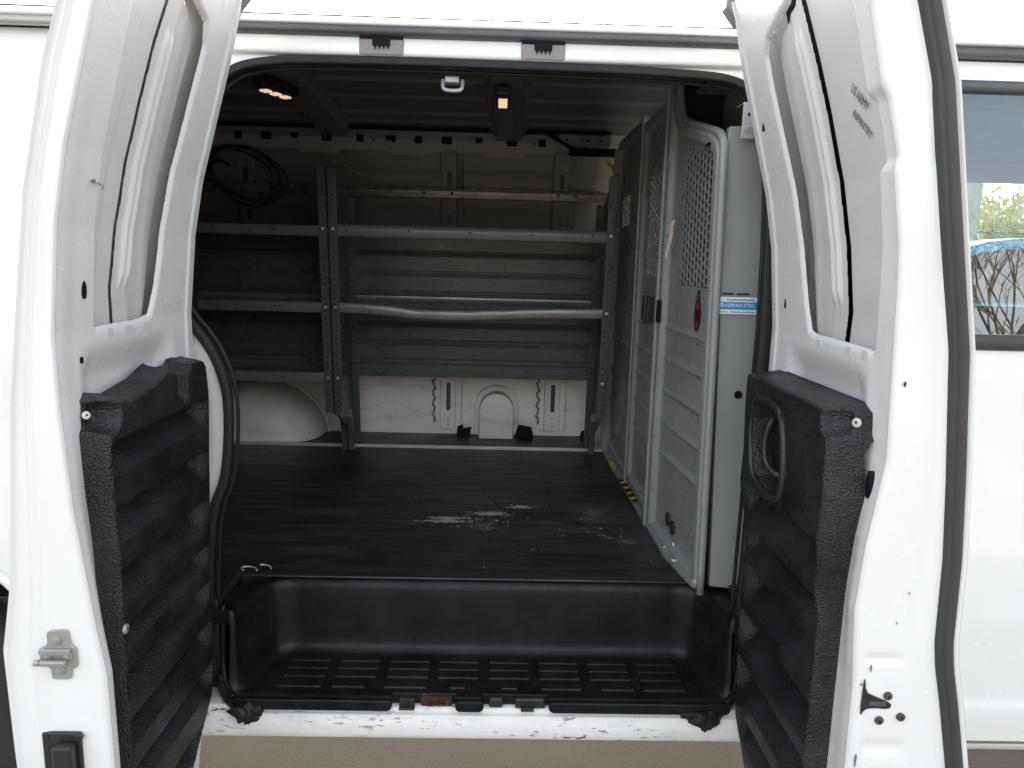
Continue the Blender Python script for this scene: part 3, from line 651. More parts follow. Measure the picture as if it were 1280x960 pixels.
# vertical pressed posts on the wall
def post(xc):
    pr=[(-.055,0),(-.038,-.002),(-.034,-.022),(.026,-.022),(.031,-.004),(.052,-.010),(.058,0)]; A_=np.array(pr)
    def strip(zl,mat):
        zl=np.array(zl)[:,None]; o_=grid('wall_post',xc+A_[None,:,0]+0*zl,WY(zl)+A_[None,:,1]-.004,zl+0*A_[None,:,0],mat,van,smooth=False); return o_
    o=strip([.645,1.17],'cream'); strip([1.17,1.5,1.78],'wallshade')
    b=MB()
    for zc,h in ((.80,.075),(1.70,.055),(1.38,.05),(1.53,.03)):
        y=float(WY(zc))-.0275; pts=rounded([(xc-.010,zc-h),(xc+.008,zc-h),(xc+.008,zc+h*.6),(xc-.010,zc+h*.6)],.008,3); b.prism(pts,'y',y,y+.004)
    for k in range(6): b.cyl((xc-.001,float(WY(.7))-.0255,.662+k*.017),(0,-1,0),.003,.0008,8)
    b.build('post_slot','sealgrey',o)
    b=MB(); b.tube([(xc-.064+.005*math.sin(z*140)+.003*math.sin(z*310),float(WY(z))-.012,z) for z in np.arange(.67,.93,.004)],.0038,7); b.build('sealant_bead','shelf_worn',o)
for xc in (-.200,.245): post(xc)
post(-1.0)
# narrow vertical strips + notched upper rail
b=MB(); r=random.Random(11); x=-1.6; top=[];bot=[]
xsn=np.linspace(-1.6,.40,60); 
pts=[(-1.6,1.845),(.30,1.845),(.36,1.825),(.41,1.79),(.40,1.775),(.30,1.775),(.27,1.79)]
xx=.20; lower=[]
while xx>-1.55:
    lower+= [(xx,1.772),(xx-.10,1.772),(xx-.12,1.757),(xx-.26,1.757),(xx-.28,1.772)]; xx-=.36
b.prism(pts[:5]+[(.22,1.79)]+lower+[(-1.6,1.772)],'y',1.500,1.508); o=b.build('upper_wall_rail','railpaint',van)
b=MB()
for k in range(16):
    xc=-1.5+k*.118+.01*math.sin(k*5); w=.014+.006*(k%2); b.prism(rounded([(xc-w,1.802 if k%3 else 1.81),(xc+w,1.802 if k%3 else 1.81),(xc+w,1.85),(xc-w,1.85)],.004,2),'y',1.4965,1.501)
for xc in (-.42,-.50,-.34,.02,.13): b.cyl((xc,1.500,1.812),(0,-1,0),.008 if xc==-.42 else .0035,.0015,14)
b.build('rail_notch','black',o)
b=MB(); b.box(-1.6,.42,1.44,1.49,1.846,1.866,.003); b.tube([(-1.5,1.45,1.85),(-.6,1.45,1.856),(-.5,1.44,1.85),(-.2,1.445,1.858),(.1,1.44,1.852),(.4,1.43,1.845)],.006,6); b.build('wiring_loom','black',van)
b=MB(); b.box(.22,.42,1.44,1.446,1.80,1.845,.002); o=b.build('roof_bracket','wallshade',van)
b=MB(); 
for xc in (.25,.31,.33,.38): b.cyl((xc,1.44,1.822),(0,-1,0),.005,.001,12)
b.build('bracket_hole','black',o)
b=MB(); b.box(.26,.44,1.40,1.46,1.765,1.79,.006); b.tube(smoothpath([(.16,1.45,1.85),(.22,1.43,1.82),(.28,1.42,1.78),(.36,1.42,1.77)],2),.006,8); b.build('wiring_loom','black',van)
# belt rail along the wall
extr('belt_rail',[(1.520,1.638),(1.498,1.637),(1.497,1.628),(1.506,1.626),(1.507,1.612),(1.497,1.610),(1.497,1.600),(1.520,1.599)],-1.6,.42,'shelf_worn',smooth=False)
b=MB(); 
for xc in (-.30,-.19,.23,.30,-.9,-1.2): b.cyl((xc,1.5065,1.619),(0,-1,0),.006,.001,10)
b.build('rail_hole','black',van)
# fuel-filler shaped box and inner wheel arch on the far wall
b=MB()
def dome(cx,w,h,r,ya,yb,name):
    out=[(cx-w,.617)]+[(cx-w*math.cos(t),.617+h-w+w*math.sin(t)) for t in np.linspace(0,math.pi,24)]+[(cx+w,.617)]
    b=MB(); b.prism(out,'y',ya,yb,.006); return b
o=dome(.004,.072,.195,.03,1.535,1.63,'x').build('wall_box','cream',van,smooth=True)
o2=dome(.004,.094,.218,.03,1.605,1.63,'x').build('wall_box_flange','cream',van)
U,T=np.meshgrid(np.linspace(0,math.pi,50),np.linspace(0,math.pi/2,24),indexing='ij')
ax=-1.06; rx=.335; rz=.235
ct=np.cos(T)**.6; X=ax-rx*np.cos(U)*(ct); Z=.617+rz*np.sin(U)*ct; Y=1.63-.25*np.sin(T)**.55
Yd=Y+.004*np.sin(X*40)*np.sin(Z*55)
grid('inner_wheel_arch',X,Yd,Z,'cream',van,flip=True)
b=MB(); b.tube([(ax-(rx+.012)*math.cos(t),1.612-.0*t,.617+(rz+.012)*math.sin(t)) for t in np.linspace(.4,math.pi,40)],.008,8); b.build('wheel_arch_weld','cream',van)
# torn black mat pieces by the wall
b=MB(); b.prism([(-.165,.617),(-.11,.617),(-.10,.655),(-.135,.648),(-.14,.665),(-.16,.655)],'y',1.59,1.60); b.prism([(.085,.617),(.165,.617),(.155,.662),(.10,.672),(.09,.64)],'y',1.575,1.585); b.prism([(.36,.617),(.40,.617),(.41,.66),(.37,.65)],'y',1.57,1.58); build_each(b,'torn_mat_edge','black',van)
# tie-down loops
b=MB()
for cx in (-.575,-.545):
    b.tube([(cx+.018*math.cos(t),.165+.012*math.sin(t)+(cx+.57)*.4,.626+.006*math.sin(t*.5)) for t in np.linspace(0,4.2 if cx<-.56 else 2.2,18)],.0022,7)
build_each(b,'tie_down_ring','galv',van)
# ceiling striker hook by the header
b=MB(); b.box(-.122,-.091,.135,.16,1.730,1.745,.003); b.tube(smoothpath([(-.125,.135,1.735),(-.125,.128,1.718),(-.118,.125,1.712),(-.090,.125,1.712),(-.084,.128,1.718),(-.084,.135,1.735)],2),.0042,8); b.build('header_striker','rim',van)

# ---------------- step well
basin=rounded([(-.556,-.3),(-.548,.0),(-.512,.134),(.486,.134),(.520,.0),(.528,-.3)],.075,8)
def rnd(D):
    d=np.array([-.02,-.006,-.001,.003,.006,.016,.021,.029,.042,.3]); z=np.array([.618,.6175,.613,.603,.585,.480,.463,.454,.449,.449]); return np.interp(D,d,z)
xs=np.arange(-.600,.5871,.004); ys=np.arange(-.070,.165,.0026); X,Y=np.meshgrid(xs,ys,indexing='ij')
Zs=sum(rnd(sdf(basin,X,Y+o_)) for o_ in (-.002,0,.002))/3
Zs=.449+(Zs-.449)*ss(-.058,-.018,Y)-.006*ss(-.055,-.070,Y)
cut=((X>-.205)&(X<-.070)&(Y<-.048))|((X>-.012)&(X<.128)&(Y<-.048))
sw=grid('step_well',X,Y,Zs,'step',van,mask=((Y>-.030)|((X>-.552)&(X<.524)))&~cut)
for (xa,xb) in ((-.540,-.205),(-.070,-.012),(.128,.512)):
    b=MB(); b.prism(rounded([(xa,.424),(xb,.424),(xb+.003,.449),(xa-.003,.449)],.011,4),'y',-.079,-.066,.003); b.build('step_lip','step',van)
for (xa,xb) in ((-.207,-.068),(-.014,.130)):
    b=MB(); b.box(xa,xb,-.050,-.044,.425,.4495,.002); b.build('step_lip','step',van)
for sx,x in ((-1,-.572),(1,.540)):
    b=MB(); b.tube(smoothpath([(x,-.012,.625),(x-.002*sx,-.020,.60),(x,-.024,.50),(x-.01*sx,-.045,.462),(x-.035*sx,-.070,.448)],2),.0055,8); b.build('step_side_flange','step',van)
    b=MB(); b.box(x+sx*.012,x+sx*.09,-.01,.14,.43,.635,.003); b.build('floor_side_block','blackplastic',van)
b=MB()
rowsY=[(.062,.086),(.033,.057),(.004,.028),(-.026,-.002)]
rowsY=[(.068,.092),(.037,.061),(.005,.029),(-.034,-.012)]
for r_,(ya,yb) in enumerate(rowsY):
    for c in range(8):
        xc=-.013+(c-3.5)*.113; w=.046
        if r_==3 and c in (1,6): w=.036; xc+=(-.01 if c==1 else .01)
        if r_==3 and c in (3,4): w=.018
        b.box(xc-w,xc+w,ya,yb,.446,.4535,.003,seg=2)
build_each(b,'tread_pad','tread',sw)
# bits visible in the lip cut-outs
b=MB(); b.box(-.190,-.157,-.066,-.045,.4245,.446,.002)
for k in range(3): b.box(-.180+k*.006,-.177+k*.006,-.069,-.064,.428,.445,.0005)
b.box(-.190,-.157,-.072,-.062,.423,.428,.001); b.build('latch_catch','blackplastic',van)
b=MB(); b.box(-.145,-.078,-.060,-.045,.4245,.447,.004); b.tube([(-.127,-.062,.430),(-.112,-.063,.433),(-.097,-.062,.431)],.003,6); b.build('rusty_slot','rust',van)
b=MB(); b.box(.0,.030,-.064,-.045,.4245,.448,.006,seg=3); b.box(.056,.12,-.064,-.045,.4245,.448,.004); b.box(.068,.096,-.074,-.064,.424,.432,.001); b.cyl((.074,-.064,.440),(0,-1,0),.0035,.003); b.cyl((.090,-.064,.440),(0,-1,0),.0035,.003); b.build('latch_catch','blackplastic',van)

# ================================================================== SHELVING
def lean(p):
    p=Vector(p); p.y-=.085*(p.z-1.1); return p
def shelf_unit(name,label,x0,x1,right):
    t=empty(name,label,'shelving unit',((x0+x1)/2,1.30,.62),group='metal shelving along the far wall')
    yf,yr=1.04,1.36
    def P(mb,nm,mat,parent=t,smooth=None):
        o=mb.build(nm,mat,parent,smooth)
        off=Vector(t.location)
        o.location=-off if parent is t else (0,0,0); return o
    # end panels with front & rear perforated flanges
    for side,xe in ((1,x0),(-1,x1)):
        b=MB(); b.prism([(yf,.815),(yf,1.645),(yf+.012,1.655),(yf+.07,1.652),(yr,1.575),(yr,.625),(yr-.07,.625),(yr-.09,.70),(yf+.06,.80)],'x',xe,xe+side*.003,fn=lean)
        b.box(xe,xe+side*.029,yf,yf+.003,.818,1.645,.0008,fn=lean); b.box(xe+side*.026,xe+side*.029,yf+.003,yf+.014,.83,1.64,.0008,fn=lean)
        b.box(xe,xe+side*.029,yr-.003,yr,.63,1.575,.0008,fn=lean)
        b.box(xe,xe+side*.030,yr-.10,yr-.01,.6165+.0,.6215,.0008,fn=lean)
        b.prism([(yr-.10,.622),(yr-.10,.66),(yr-.125,.76),(yr-.115,.79),(yr-.09,.70),(yr-.08,.622)],'x',xe,xe+side*.020,fn=lean)
        up=P(b,'upright','shelf')
        b=MB(); z=.84
        while z<1.40:
            c=lean((xe+side*.0145,yf,z)); b.cyl(c,(0,-1,0),.0034,.0006,8)
            c=lean((xe+side*.0145,yr-.003,z)); b.cyl(c,(0,-1,0),.0034,.0006,8); z+=.0225
        for z in (1.50,1.56): b.cyl(lean((xe+side*.0145,yf,z)),(0,-1,0),.0034,.0006,8)
        P(b,'bolt_hole','black',up)
        b=MB()
        for z in ((1.452,1.192,.945)): 
            b.cyl(lean((xe+side*.0145,yf,z)),(0,-1,0),.0055,.003,6)
        build_each(b,'bolt_head','galv',up)
        b=MB()
        for z in (1.335,1.28,1.10,1.045): b.cyl(lean((xe+side*.013,yr-.004,z)),(0,-1,0),.0085,.006,8)
        build_each(b,'knob','blackplastic',up)
    xa,xb=x0+.029,x1-.029
    def shelf(zt,h,dent=False,mat='shelf_lip_lit',label=None):
        xs=np.linspace(xa if dent else xa,xb,160); pr=[(yf+.012,zt-h-.001),(yf+.001,zt-h),(yf,zt-h+.003),(yf-.001,zt-h*.55),(yf+.001,zt-.003),(yf+.004,zt),(yf+.02,zt+.0005),(yf+.05,zt-.010),(yf+.10,zt-.011),(yr-.02,zt-.011),(yr-.012,zt+.0),(yr-.010,zt+.01)]
        P_=np.array(pr); X=np.repeat(xs[:,None],len(P_),1); Y=np.repeat(P_[None,:,0],160,0).copy(); Z=np.repeat(P_[None,:,1],160,0).copy()
        if dent:
            fr=np.exp(-((P_[:,0]-yf)/.05)**2)[None,:]
            w=np.interp(X,[-.54,-.45,-.36,-.28,-.2,-.1,0,.1,.2,.36],[0,-.002,-.008,-.016,-.018,-.017,-.012,-.007,-.003,0])
            Z+=w*fr; Y+=fr*(.010*np.exp(-(np.abs(X+.27)/.05)**1.5)+.008*np.exp(-(np.abs(X+.10)/.04)**1.5)+.005*np.exp(-(np.abs(X-.02)/.02)**1.3))*np.clip((Z-(zt-h*.7))/h,0,1)
        Yl=Y-.085*(Z-1.1)
        o=grid('shelf',X-t.location.x,Yl-t.location.y,Z-t.location.z,mat,t,flip=True)
        if label: o['label']=label
        b=MB(); k=0; xx=xa+.03
        while xx<xb:
            zz=zt-h*.45+ (float(np.interp(xx,[-.54,-.45,-.36,-.28,-.2,-.1,0,.1,.2,.36],[0,-.002,-.008,-.016,-.018,-.017,-.012,-.007,-.003,0])) if dent else 0)
            b.cyl(lean((xx,yf-.0005+(.004 if dent else 0),zz)),(0,-1,0),.0034,.001,10); xx+=.205
        bb=b.build('bolt_hole','black',o); bb.location=-Vector(t.location)
        return o
    def back(z0,z1,ridges):
        zs=np.arange(z0,z1+.001,.0025); Y=np.full(len(zs),yr-.006)
        for r_ in ridges: Y+= -.006*np.exp(-((zs-r_)/.0035)**4)+.003*np.exp(-((zs-r_-.009)/.004)**2)
        Y[zs<z0+.028]-=.010
        X=np.array([[xa]*len(zs),[xb]*len(zs)]); Yl=Y-.085*(zs-1.1)
        grid('back_panel',X-t.location.x,np.stack([Yl,Yl])-t.location.y,np.stack([zs,zs])-t.location.z,'shelf',t,flip=True)
    if right:
        shelf(1.468,.040); shelf(1.208,.034,True,'shelf_worn','bent middle shelf with scuffed, dented front lip')
        back(1.16,1.455,[1.375,1.30,1.225]); back(.905,1.155,[1.105,1.035,.96])
    else:
        shelf(1.462,.034); shelf(1.208,.036); shelf(.962,.038); back(1.16,1.455,[1.375,1.30,1.225]); back(.94,1.155,[1.105,1.035,.98])
    return t
shelf_unit('shelving_unit','dark grey metal shelving unit beside the bulkhead, with a bent middle shelf',-.566,.388,True)
shelf_unit('shelving_unit','dark grey metal shelving unit at the left, above the white wheel arch',-1.62,-.570,False)

# ================================================================== BULKHEAD
bk=empty('bulkhead','grey steel bulkhead with perforated panels at the right of the cargo space','bulkhead',(.46,.7,.62))
def BKX(y,z=.62): return .456+.082*max(0,.5-y)-.016*max(0,z-.62)*max(0,min(1,(.5-y)/.3))
BOFF=-Vector(bk.location)
def Pb(mb,nm,mat,parent=bk,smooth=None):
    o=mb.build(nm,mat,parent,smooth)
    if parent is bk: o.location=BOFF
    return o
def panel(y0,y1,z0,topf,ribs,perf,name,flange=.03,rim=.018,mat='panelgrey'):
    """stamped sheet: raised rim (towards -x), horizontal pressed ribs, perforated window"""
    ys=np.arange(y0,y1+.001,.004); zs=np.arange(z0,1.86,.0045); Y,Z=np.meshgrid(ys,zs,indexing='ij')
    outline=[(y0,z0),(y1,z0)]+topf
    out=rounded(outline,.03,5); D=sdf(out,Y,Z)
    H=rim*ss(0,.008,D)*ss(flange+.012,flange,D)
    for zc in ribs: 
        H+=.010*np.exp(-((Z-zc)/.006)**2)*ss(flange+.018,flange+.03,D)
    ylo,yhi,zlo,zhi=perf
    hole=(Y>ylo)&(Y<yhi)&(Z>zlo)&(Z<zhi)
    Xb=np.vectorize(BKX)(Y,Z)
    Y_,Z_,m1=snap(Y,Z,D,-.0005,False); o=grid(name,Xb-H-bk.location.x,Y_-bk.location.y,Z_-bk.location.z,mat,bk,mask=m1&~hole)
    # perforated infill with real slots
    nc=max(2,int(round((yhi-ylo+.008)/.0262))); nr=int(round((zhi-zlo+.009)/.0195)); cw=(yhi-ylo+.008)/nc; ch=(zhi-zlo+.009)/nr; b=MB()
    ya=ylo-.004; za=zlo-.0045
    for i in range(nc):
        for j in range(nr+(i%2)):
            cy=ya+(i+.5)*cw; cz=za+(j+.5-(.5 if i%2 else 0))*ch; rectp=[];hp=[]
            for k in range(12):
                a=2*math.pi*(k+.5)/12; ca,sa=math.cos(a),math.sin(a); m=max(abs(ca),abs(sa)); 
                rectp.append((cy+ca/m*cw/2,cz+sa/m*ch/2)); hp.append((cy+np.sign(ca)*abs(ca)**.7*cw*.40,cz+np.sign(sa)*abs(sa)**.8*ch*.41))
            vs=[(BKX(*p)+.0005,p[0],p[1]) for p in rectp]+[(BKX(*p)+.0005,p[0],p[1]) for p in hp]+[(BKX(*p)+.003,p[0],p[1]) for p in hp]
            fs=[(k,(k+1)%12,12+(k+1)%12,12+k) for k in range(12)]+[(12+k,12+(k+1)%12,24+(k+1)%12,24+k) for k in range(12)]
            # corners of the cell
            n0=len(vs); vs+= [(BKX(cy+sx*cw/2,cz)+.0005,cy+sx*cw/2,cz+sz*ch/2) for sx,sz in ((1,1),(-1,1),(-1,-1),(1,-1))]
            fs+=[(1,n0,2-0) if False else (1,n0,0),(4,n0+1,3),(7,n0+2,6),(10,n0+3,9)]
            b.add(vs,fs)
    o2=b.build('perforated_mesh',mat,o)
    o2.location=BOFF
    return o
def dots(pts,r=.0035,mat='black',name='rivet_hole',h=.0008,off=.0188):
    b=MB()
    for (y,z,o_) in pts: b.cyl((BKX(y,z)-o_,y,z),(-1,0,0),r,h,10)
    return Pb(b,name,mat)
near=panel(.10,.52,.612,[(.10,1.635)][::-1] if False else [(.525,1.83),(.47,1.80),(.40,1.715),(.16,1.655),(.10,1.62)],[1.20,1.115,1.03,.945,.86],(.150,.385,1.315,1.625),'near_panel')
mid=panel(.545,.90,.640,[(.90,1.80),(.545,1.80)],[1.185,1.105,1.02,.935,.85],(.600,.80,1.33,1.62),'door_panel',rim=.014)
farp=panel(.925,1.50,.625,[(1.42,1.82),(.925,1.82)],[1.2,1.08,.96,.84],(1.15,1.30,1.50,1.60),'far_panel',rim=.010)
# thick rolled front rim of the near panel and posts
rim=smoothpath([(.10,.615),(.099,1.60),(.112,1.638),(.16,1.655),(.39,1.712),(.44,1.76),(.46,1.82)],2)
b=MB(); b.tube([(BKX(*p)-.006,p[0],p[1]) for p in rim],.009,14); Pb(b,'front_rim','panelgrey')
b=MB(); b.box(.440,.462,.905,.925,.62,1.82,.003); b.box(.432,.462,.522,.545,.62,1.83,.004); b.box(.425,.46,1.36,1.38,.62,1.78,.003); Pb(b,'post','panelgrey')
b=MB(); b.prism([(.418,1.30),(.400,1.0),(.398,.62),(.452,.62),(.452,1.0),(.45,1.3)][::-1],'z',.617,.632) if False else b.prism([(.425,1.32),(.470,1.32),(.476,.30),(.490,.12),(.468,.12),(.440,.30)],'z',.6205,.634,.002); Pb(b,'floor_flange','panelgrey')
# hazard tape
b=MB(); b.prism([(.426,.93),(.447,.93),(.450,.70),(.431,.70)],'z',.6345,.636); hz=Pb(b,'hazard_tape','black')
b=MB()
for k in range(4):
    y=.71+k*.055; b.prism([(.4305-.002*k*.6,y),(.4495,y+.012),(.4495,y+.036),(.4305-.002*k*.6,y+.024)],'z',.6362,.6368)
b.prism([(.424,1.06),(.438,1.06),(.440,1.16),(.424,1.16)],'z',.6346,.6356)
o=b.build('hazard_stripe','yellow',hz)
# rivets, bolts, drain plugs, catch
dots([(.47,z,.0185) for z in (.75,.90,1.08,1.22,1.44,1.62)]+[(.87,z,.0145) for z in (.80,1.0,1.25,1.5)]+[(.60,z,.001) for z in (.76,.77)])
dots([(.365,.700,.002),(.325,.690,.002)],.018,'blackplastic','drain_plug',.004)
dots([(.30,.655,.004),(.22,.640,.004)],.009,'galv','bolt_head',.007)
b=MB(); b.cyl((.455,.24,.634),(0,0,1),.013,.010,8); b.cyl((.452,.33,.634),(0,0,1),.010,.007,8); b.cyl((.482,.118,.640),(-.6,-.6,0),.009,.02,8); Pb(b,'floor_bolt','zinc')
b=MB(); r=random.Random(4)
for k in range(60):
    y=r.uniform(.14,.42); z=r.uniform(.66,1.2); b.cyl((BKX(y,z)-.0002,y,z),(-1,0,0),r.uniform(.001,.0028),.0008,6)
for k in range(30):
    y=r.uniform(.58,.86); z=r.uniform(.70,1.25); b.cyl((BKX(y,z)-.0002,y,z),(-1,0,0),r.uniform(.001,.0028),.0008,6)
o=b.build('paint_chip','black',bk); o.location=BOFF
b=MB(); b.box(.432,.452,.635,.72,1.20,1.27,.003); b.box(.426,.434,.65,.67,1.19,1.275,.003); Pb(b,'latch','blackplastic')
b=MB(); b.box(.4295,.44,.486,.502,1.21,1.27,.001); b.build('latch_slot','black',bk).location=BOFF
# red oval emblem with dark outline and hook above
def disc(pts,x0,th,mat,nm,parent=bk):
    b=MB(); b.prism(pts,'x',x0,x0-th); o=b.build(nm,mat,parent); 
    if parent is bk: o.location=BOFF
    return o
ey,ez=.225,1.252; bx=BKX(ey,ez)
em=disc([(ey+.021*math.cos(t),ez+.036*math.sin(t)) for t in np.linspace(0,2*math.pi,32,endpoint=False)],bx-.0005,.001,'red','emblem')
b=MB(); b.tube([(bx-.002,ey+.022*math.cos(t),ez+.037*math.sin(t)) for t in np.linspace(0,2*math.pi,40)],.0016,5,closed=False); b.tube([(bx-.002,ey+.011*math.cos(t),ez+.038+.018*math.sin(t)) for t in np.linspace(0,math.pi,14)],.0016,5)
b.prism([(ey-.012,ez+.012),(ey-.003,ez+.006),(ey+.004,ez+.014),(ey+.014,ez+.004),(ey+.006,ez-.006),(ey+.010,ez-.018),(ey-.001,ez-.012),(ey-.010,ez-.022),(ey-.009,ez-.004)],'x',bx-.0016,bx-.0026); b.build('emblem_outline','black',em)
# filler panel facing the door + bracket + sticker
b=MB(); fz=lambda z: -.047*(z-1.15)
def fpan(p):
    p=Vector(p); p.x+=-.0745*(p.z-1.15) if p.z>1.15 else -.095*(p.z-1.15)*.9; return p
pts=[(.507,.628),(.503,1.15),(.500,1.66),(.60,1.66),(.60,.628)]
b.prism([(.507,.630),(.490,1.15),(.483,1.35),(.473,1.61),(.478,1.655),(.60,1.66),(.62,1.3),(.605,.90),(.585,.76),(.570,.625)],'y',.108,.130,.002)
fp=Pb(b,'filler_panel','fillergrey')
b=MB(); b.cyl((.538,.1048,1.085),(0,-1,0),.0088,.0006,24); Pb(b,'filler_hole','black',fp)
b=MB(); 
for xa,xb in ((.487,.511),(.518,.545)): b.box(xa,xb,.1035,.1055,1.3055,1.3085,.0002)
Pb(b,'filler_slot','black',fp)
b=MB(); b.box(.4795,.575,.1035,.1048,1.263,1.300,.0005); sk=Pb(b,'sticker','stickwhite')
b=MB(); b.box(.4800,.575,.1025,.1034,1.2735,1.2895,.0002); b.build('sticker_band','blue',sk)
T=lambda x,z: frame_mat((x,.1022,z),(1,0,0),(0,0,1))
text("ADRIAN STEEL",.0112,'stickwhite','sticker_text',sk,T(.4925,1.2785),.0001,sx=.92)
b=MB(); b.cyl((.4865,.1025,1.2825),(0,-1,0),.0042,.0004,20); b.build('sticker_logo','stickwhite',sk)
b=MB(); b.cyl((.4865,.1020,1.2825),(0,-1,0),.002,.0003,12); b.build('sticker_logo','blue',sk)
T=lambda x,z: frame_mat((x,.1032,z),(1,0,0),(0,0,1))
b=MB(); b.box(.503,.545,.1028,.1034,1.2925,1.2938,.0001); 
b=MB(); 
r=random.Random(8); x=.497
while x<.556: w=r.uniform(.0012,.003); b.box(x,x+w,.1030,.1034,1.2925,1.2925+r.uniform(.002,.004),0); x+=w+.0009
x=.505
while x<.56: w=r.uniform(.001,.003); b.box(x,x+w,.1030,.1034,1.2665,1.2665+r.uniform(.0015,.003),0); x+=w+.0008
b.build('sticker_print','ink',sk)
b=MB(); x=.4825
while x<.50: b.box(x,x+.002,.1030,.1034,1.2665,1.2695,0); x+=.003
b.build('sticker_print','green',sk)
b=MB(); b.box(.497,.5245,.088,.092,1.628,1.70,.001); b.box(.497,.5245,.092,.14,1.697,1.70,.001); br=Pb(b,'bracket','galv')
b=MB(); b.cyl((.511,.0885,1.676),(0,-1,0),.0042,.0008,16); Pb(b,'bracket_hole','black',br)
screw('bracket_screw',(.511,.088,1.648),(0,-1,0),br,.0065).location=(0,0,0)
# bare metal above the filler: cab roof side
b=MB(); b.box(.50,.66,.14,.50,1.80,1.81,.002); b.box(.58,.60,.13,.55,.62,1.82,.002); b.build('upper_pillar_cover','panelgrey',van)
b=MB(); b.box(.47,.60,.52,.56,1.68,1.84,.01); Pb(b,'top_bracket','blackplastic')

# ================================================================== SMALL LOOSE THINGS
def free(mb,name,mat,label,cat,base,smooth=None):
    base=Vector(base); mb.v=[(v[0]-base.x,v[1]-base.y,v[2]-base.z) for v in mb.v]
    o=mb.build(name,mat,None,smooth); o.location=base; o['label']=label; o['category']=cat; return o
b=MB()
for k,(rx,rz,cx,cz,rr) in enumerate(((.135,.098,-.985,1.668,.0042),(.122,.088,-.995,1.664,.0042),(.146,.098,-.972,1.664,.0035),(.138,.106,-.990,1.660,.0030))):
    ts=np.linspace(.3*k,2*math.pi*(.93 if k==1 else 1)+.3*k,300); b.tube([(cx+rx*math.cos(t),1.455+.012*k,cz+rz*math.sin(t)-.03*math.cos(t)+.004*math.sin(3*t+k)) for t in ts],[rr+.0009*math.sin(i*2.1) for i in range(300)],8)
b.tube(smoothpath([(-1.115,1.45,1.66),(-1.11,1.44,1.70),(-1.075,1.44,1.715),(-1.045,1.44,1.70),(-1.035,1.44,1.69)],3),.005,8)
free(b,'conduit_coil','conduit','coil of dark ribbed flexible conduit hanging on the far wall rail','cable',(-.985,1.47,1.66))
b=MB()
for ph in (0,math.pi):
    pts=[]
    for k in range(70):
        t=k/69; y=.385+.050*t; z=1.475-.092*t; x=BKX(y,z)-.024; a=ph+t*36; w=.0026
        pts.append((x+w*math.cos(a),y+w*math.sin(a)+.004*math.sin(t*9),z))
    b.tube(pts,.0022,6)
free(b,'twisted_cord','cordm','short pale twisted cord hanging from the perforated bulkhead panel','cord',(.44,.38,1.475))
b=MB(); b.tube([(-.575+.0,1.10,1.685),(-.53,1.12,1.668),(-.40,1.30,1.60),(-.27,1.33,1.515),(-.235,1.34,1.478)],.0022,6)
free(b,'stretched_cord','shelf_worn','thin cord stretched diagonally above the top shelf','cord',(-.4,1.25,1.6))
b=MB(); b.prism([(.402,1.745),(.418,1.752),(.43,1.735),(.444,1.728),(.440,1.708),(.428,1.712),(.425,1.722),(.41,1.728)],'y',1.43,1.433)
free(b,'cable_tag','yellow','small yellow tag on the wiring at the top right of the far wall','tag',(.42,1.43,1.73))

# ================================================================== WHAT THE CAB WINDOW SHOWS
def bare_tree(x,y,h,seed,label):
    t=empty('bare_tree',label,'tree',(x,y,0)); r=random.Random(seed); b=MB(); tr=MB()
    def grow(mb,p,d,l,rad,dep):
        pts=[p]; q=p; dd=d
        for k in range(3): dd=(dd+Vector((r.uniform(-.15,.15),r.uniform(-.15,.15),r.uniform(-.03,.10)))).normalized(); q=q+dd*l/3; pts.append(q)
        mb.tube(pts,[rad,rad*.9,rad*.8,rad*.68],6 if dep<2 else 4,caps=False)
        if dep>=7: return
        for k in range(3 if dep<5 else 2):
            a=Vector((r.uniform(-1,1),r.uniform(-1,1),r.uniform(-.1,.8))).normalized()
            grow(b,pts[r.choice((2,3,3))],(dd*.8+a*.75).normalized(),l*r.uniform(.62,.82),rad*.58,dep+1)
    grow(tr,Vector((0,0,0)),Vector((0,0,1)),h*.26,h*.012,0)
    tr.build('trunk','bark',t); b.build('branches','bark',t); return t
bare_tree(5.6,-7.2,6.2,3,'bare tree with fine branches mirrored in the cab window, the nearer one')
bare_tree(8.4,-10.0,6.6,9,'bare tree mirrored in the cab window behind a nearer bare tree')
def shrub(x,y,w,h,seed,label):
    t=empty('shrub',label,'shrub',(x,y,0),group='yellow green shrubs beyond the van'); r=random.Random(seed); b=MB(); s_=MB()
    for k in range(9): 
        a=r.uniform(0,6.28); s_.tube([(0,0,0),(.3*w*math.cos(a),.2*w*math.sin(a),h*.5),(.5*w*math.cos(a),.35*w*math.sin(a),h*.9)],[.03,.02,.008],5)
    for k in range(6000):
        a=r.uniform(0,6.28); rr=math.sqrt(r.random()); z=h*r.uniform(.08,1)*(1-.25*rr*rr)+.15*math.sin(a*5); p=Vector((w*rr*math.cos(a),w*.6*rr*math.sin(a),max(.02,z)))
        u=Vector((r.uniform(-1,1),r.uniform(-1,1),r.uniform(-1,1))).normalized()*.07; v=u.cross(Vector((r.random(),r.random(),r.random()))).normalized()*.035
        b.add([p-u,p-v,p+u,p+v],[(0,1,2,3)])
    s_.build('stem','bark',t); b.build('foliage','leaf',t)
for i,(x,y,w,h,lb) in enumerate(((7.2,10.5,1.6,2.5,'yellow green shrub seen through the cab window, nearest the pole'),(9.6,11.2,1.8,3.0,'tall yellow green shrub seen through the far edge of the cab window'),(12.4,12.0,2.0,2.8,'yellow green shrub beyond the van, farthest to the right'))): shrub(x,y,w,h,20+i,lb)
